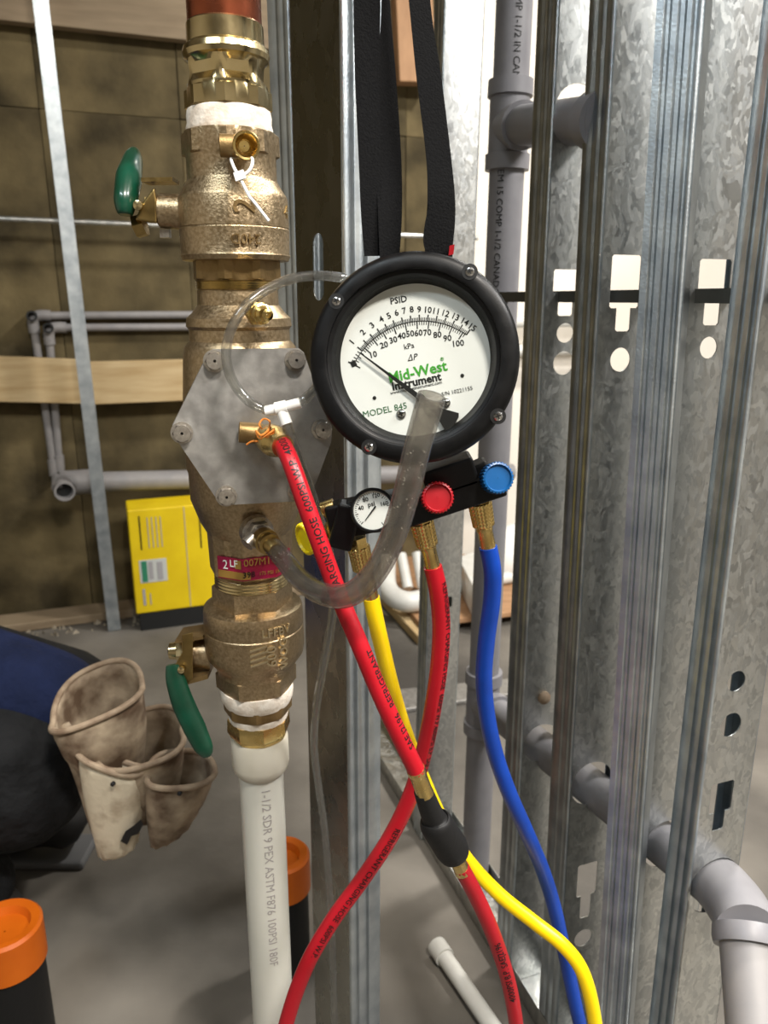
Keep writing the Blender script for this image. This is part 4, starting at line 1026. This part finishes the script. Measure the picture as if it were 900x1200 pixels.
# ------------------------------------------------------------------ strap
sp_ = empty('carrying_strap', P(470, 290, .53), 'black woven carrying strap holding up the pressure gauge', 'strap')
def webbing(name, path, hw, twist=0.):
    """path of (px_left, px_right, py, Y): ribbon with thickness"""
    n = len(path); g = G(); vs = []; th = .0011
    rows = []
    def cr(p0, p1, p2, p3, t): return tuple(.5 * ((2 * b) + (c - a) * t + (2 * a - 5 * b + 4 * c - d) * t * t + (3 * b - a - 3 * c + d) * t ** 3) for a, b, c, d in zip(p0, p1, p2, p3))
    pts = []
    for i in range(n - 1):
        for k in range(6): pts.append(cr(path[max(i - 1, 0)], path[i], path[i + 1], path[min(i + 2, n - 1)], k / 6))
    pts.append(path[-1]); m = len(pts); K = 6
    for off in (-th, th):
        for (xl, xr, y, Y) in pts:
            for j in range(K + 1):
                t = j / K; p = P(xl + (xr - xl) * t, y, Y + twist * (t - .5)); vs.append(p + V((0, off, 0)))
    w = K + 1; N_ = m * w; fs = []
    for i in range(m - 1):
        for j in range(K):
            a = i * w + j; fs += [(a, a + 1, a + w + 1, a + w), (N_ + a, N_ + a + w, N_ + a + w + 1, N_ + a + 1)]
        for j in (0, K):
            a = i * w + j; fs.append((a, a + w, N_ + a + w, N_ + a))
    for i in (0, m - 1):
        for j in range(K):
            a = i * w + j; fs.append((a, a + 1, N_ + a + 1, N_ + a))
    return g.add(vs, fs).build(name, 'webbing', sp_, 40)
webbing('strap_web', [(413, 452, -420, .58), (413, 449, -150, .565), (414, 446, 0, .56), (416, 445, 90, .552), (420, 446, 180, .54), (423, 447, 250, .53), (427, 446, 300, .525)], .012, .004)
webbing('strap_web', [(446, 450, -420, .585), (449, 452, -150, .575), (447, 457, 0, .568), (443, 464, 90, .560), (441, 470, 180, .548), (443, 471, 250, .535), (445, 468, 302, .528)], .012, .010)
webbing('strap_web', [(440, 470, -420, .575), (463, 495, -150, .565), (479, 504, 0, .558), (488, 517, 90, .55), (499, 528, 180, .54), (501, 533, 230, .533), (499, 533, 262, .53), (497, 531, 283, .528), (500, 530, 305, .527)], .012, .006)
webbing('strap_fold', [(503, 532, 238, .529), (498, 532, 262, .526), (496, 531, 282, .524), (500, 529, 300, .523)], .012, .004)
G().box(P(529, 293, .521), V((.0016, 0, .0004)), V((0, .0012, 0)), V((.0003, 0, .003))).build('red_tab', 'knob_red', sp_, 0)

# ------------------------------------------------------------------ crouching person
def capsules(name, chains, vox, mat, parent, smooth=6):
    """one continuous surface grown around tapering chains of (point, radius)"""
    g = G()
    for ch in chains:
        p = [V(c[0]) for c in ch]; r = [c[1] for c in ch]
        d0 = (p[0] - p[1]).normalized(); d1 = (p[-1] - p[-2]).normalized()
        P_ = [p[0] + d0 * r[0] * .95, p[0] + d0 * r[0] * .6] + p + [p[-1] + d1 * r[-1] * .6, p[-1] + d1 * r[-1] * .95]
        R_ = [r[0] * .3, r[0] * .8] + r + [r[-1] * .8, r[-1] * .3]
        g.tube(P_, R_, 20, 5)
    me = bpy.data.meshes.new(name); me.from_pydata(g.v, [], g.f)
    o = bpy.data.objects.new(name, me); COL.objects.link(o)
    m = o.modifiers.new('r', 'REMESH'); m.mode = 'VOXEL'; m.voxel_size = vox
    m = o.modifiers.new('s', 'SMOOTH'); m.iterations = smooth; m.factor = .5
    out = bpy.data.meshes.new_from_object(o.evaluated_get(bpy.context.evaluated_depsgraph_get()))
    bpy.data.objects.remove(o); bpy.data.meshes.remove(me)
    return link_mesh(name, out, mat, parent, 180)
pe = empty('person', V((-.60, 1.08, 0)), 'person in navy shirt and black trousers crouching at the left edge, wearing a tool belt', 'person')
hand_paths = []
def hand(w, sd):
    w = V(w); o = []
    for k, (dy, ln) in enumerate(((-.027, .85), (-.009, .97), (.009, 1.0), (.027, .8))):
        o.append([(w + V((-.055, dy * .8, -.02)), .010), (w + V((-.092 * ln, dy, -.052)), .009), (w + V((-.112 * ln, dy * 1.1, -.095)), .0075)])
    o.append([(w + V((-.015, sd * .022, -.012)), .012), (w + V((-.05, sd * .052, -.035)), .0105), (w + V((-.075, sd * .058, -.065)), .008)])
    o.append([(w, .026), (w + V((-.035, 0, -.012)), .031), (w + V((-.06, 0, -.022)), .024)])
    return o
SR, ER, WR_ = (-.93, .95, .47), (-1.05, .90, .26), (-1.20, .97, .12)
SL, EL, WL_ = (-.93, 1.25, .47), (-1.07, 1.31, .26), (-1.22, 1.22, .12)
HR_, KR, AR_ = (-.57, 1.02, .30), (-.94, .955, .41), (-.63, .99, .10)
HL_, KL, AL_ = (-.57, 1.17, .30), (-.95, 1.25, .40), (-.61, 1.21, .10)
capsules('body', [[((-.57, 1.09, .33), .10), ((-.70, 1.09, .39), .095), ((-.88, 1.10, .44), .11)], [((-.88, 1.10, .46), .07), ((-1.0, 1.10, .52), .052), ((-1.05, 1.10, .55), .055)],
    [((-1.08, 1.10, .57), .072), ((-1.12, 1.10, .60), .085), ((-1.16, 1.10, .575), .065)], [((-1.20, 1.10, .575), .012), ((-1.215, 1.10, .565), .011)],
    [((-.88, 1.0, .47), .07), (SR, .055), (ER, .04), (WR_, .027)], [((-.88, 1.2, .47), .07), (SL, .055), (EL, .04), (WL_, .027)],
    [(HR_, .08), (KR, .055), (AR_, .038)], [(HL_, .08), (KL, .055), (AL_, .038)]] + hand(WR_, -1) + hand(WL_, 1), .011, 'skin', pe, 2)
capsules('trousers', [[((-.575, 1.05, .315), .115), ((-.575, 1.13, .315), .115)], [((-.56, 1.01, .315), .118), ((-.76, .975, .37), .105), (KR, .085)], [(KR, .08), ((-.78, .975, .25), .078), ((-.635, .99, .125), .062)],
    [((-.56, 1.17, .315), .118), ((-.76, 1.21, .37), .105), (KL, .085)], [(KL, .08), ((-.78, 1.23, .25), .078), ((-.615, 1.21, .125), .062)]], .013, 'pants_black', pe, 4)
capsules('shirt', [[((-.535, 1.075, .385), .095), ((-.68, 1.09, .395), .125), ((-.86, 1.10, .44), .135), ((-.96, 1.10, .48), .085)], [((-.87, 1.0, .46), .09), (SR, .075), ((-1.02, .91, .31), .06)], [((-.87, 1.2, .46), .09), (SL, .075), ((-1.04, 1.30, .31), .06)]], .013, 'shirt_navy', pe, 4)
for A_, nm in ((V(AR_), 0), (V(AL_), 1)):
    sh = G().tube([A_ + V((.055, 0, -.045)), A_ + V((.035, 0, -.035)), A_ + V((-.02, 0, -.02)), A_ + V((-.10, 0, -.05)), A_ + V((-.17, 0, -.06)), A_ + V((-.195, 0, -.065))], [.02, .042, .05, .042, .036, .016], 18, 6).build('shoe', 'boot', pe)
    g = G().box(V((A_.x - .065, A_.y, .0085)), V((.13, 0, 0)), V((0, .042, 0)), V((0, 0, .008))); bevel(g.build('sole', 'boot_sole', sh, 0), .006)
capsules('hair', [[((-1.07, 1.10, .60), .078), ((-1.10, 1.10, .635), .078), ((-1.135, 1.10, .645), .06)]], .012, 'hair', pe, 3)
for dy in (-.03, .03):
    G().lathe([(0, .009), (.004, .008), (.006, .003)], V((-1.20, 1.10 + dy, .60)), V((-1, 0, -.1)), seg=14).build('eye', 'ink', pe)
G().tube([V((-1.205, 1.078, .535)), V((-1.212, 1.10, .532)), V((-1.205, 1.122, .535))], .005, 8, 4).build('mouth', 'string_orange', pe)

# tool pouch
tp_ = empty('tool_pouch', P(140, 1000, .93), 'worn tan leather tool pouch with several open pockets on the crouching person', 'tool pouch')
def pocket(name, rim, back, bottom, mat, n=40, sag=.3, trim=True, th=.003):
    """open leather pocket: rim = [left, front, right, rear] rim points, bottom = [left, front, right, rear]"""
    def loop(q4, k):
        l, f, r, b = q4; c = (l + r) / 2; out = []
        for i in range(n):
            q = 2 * pi * i / n; cx, sx_ = cos(q), sin(q)
            ex = abs(cx) ** .8 * (1 if cx > 0 else -1); ey = abs(sx_) ** .8 * (1 if sx_ > 0 else -1)
            p = c + (r - c) * ex if cx > 0 else c + (l - c) * (-ex)
            p = p + ((b - c) * ey if sx_ > 0 else (f - c) * (-ey))
            out.append(p)
        return out
    top = loop(rim, 0); bot = loop(bottom, 0); levels = 8; rows = []
    cb = sum(bot, V()) / n
    for j in range(levels + 1):
        t = j / levels; bul = 1 + .10 * sin(pi * t)
        c = sum(top, V()) / n * (1 - t) + cb * t
        rows.append([c + ((top[i] * (1 - t) + bot[i] * t) - c) * bul + V((0, 0, .0025 * sin(i * 1.9 + j * 1.3))) for i in range(n)])
    rows.append([cb + (p - cb) * .6 + V((0, 0, -.008)) for p in bot])
    rows.append([cb + (p - cb) * .05 + V((0, 0, -.010)) for p in bot])
    g = G(); vs = [p for r in rows for p in r]; m = len(rows)
    fs = [(j * n + i, j * n + (i + 1) % n, (j + 1) * n + (i + 1) % n, (j + 1) * n + i) for j in range(m - 1) for i in range(n)]
    o = g.add(vs, fs).build(name, mat, tp_, 50)
    md = o.modifiers.new('t', 'SOLIDIFY'); md.thickness = th; md.offset = -1
    if trim:
        G().tube(top + [top[0]], .0042, 10, 3).build('binding', 'leather_trim', o)
    return o
YP = .95
def Q(*pts): return [P(*p) for p in pts]
pocket('large_pocket', Q((62, 848, .91), (108, 846, .885), (167, 806, .96), (114, 780, 1.0)), None, Q((98, 905, .92), (130, 920, .92), (168, 900, .97), (140, 890, 1.02)), 'leather')
pocket('side_pocket', Q((112, 888, .91), (172, 897, .89), (213, 858, .96), (170, 832, 1.01)), None, Q((145, 960, .93), (175, 965, .92), (205, 945, .97), (180, 945, 1.0)), 'leather')
pocket('front_pocket', Q((92, 872, .90), (122, 902, .878), (170, 900, .90), (125, 886, .925)), None, Q((116, 994, .92), (133, 1006, .90), (162, 985, .92), (140, 988, .94)), 'leather_pale')
pocket('small_pocket', Q((174, 908, .90), (206, 924, .872), (252, 905, .92), (212, 880, .96)), None, Q((178, 982, .92), (195, 990, .90), (226, 960, .93), (200, 965, .95)), 'leather')
# side gusset
G().tube(Q((72, 850, .935), (88, 880, .93), (104, 920, .93), (118, 970, .925), (132, 1004, .92)), [.012, .016, .017, .015, .009], 16, 6, flat=.4, ref=V((0, 1, 0))).build('gusset', 'leather', tp_)
tear = [(141, 986), (147, 974), (156, 968), (165, 960), (168, 966), (162, 977), (154, 980), (149, 990)]
tv = [P(x, y, .884) for x, y in tear] + [P(x, y, .896) for x, y in tear]; n = len(tear)
G().add(tv, [list(range(n))[::-1], list(range(n, 2 * n))] + [(i, (i + 1) % n, n + (i + 1) % n, n + i) for i in range(n)]).build('torn_patch', 'boot', tp_, 0)
for x, y, Y in ((133, 918, .872), (211, 929, .868)):
    G().lathe([(0, .003), (.004, .003), (.005, .001)], P(x, y, Y + .004), V((0, -1, .3)), seg=12).build('rivet', 'boot', tp_)
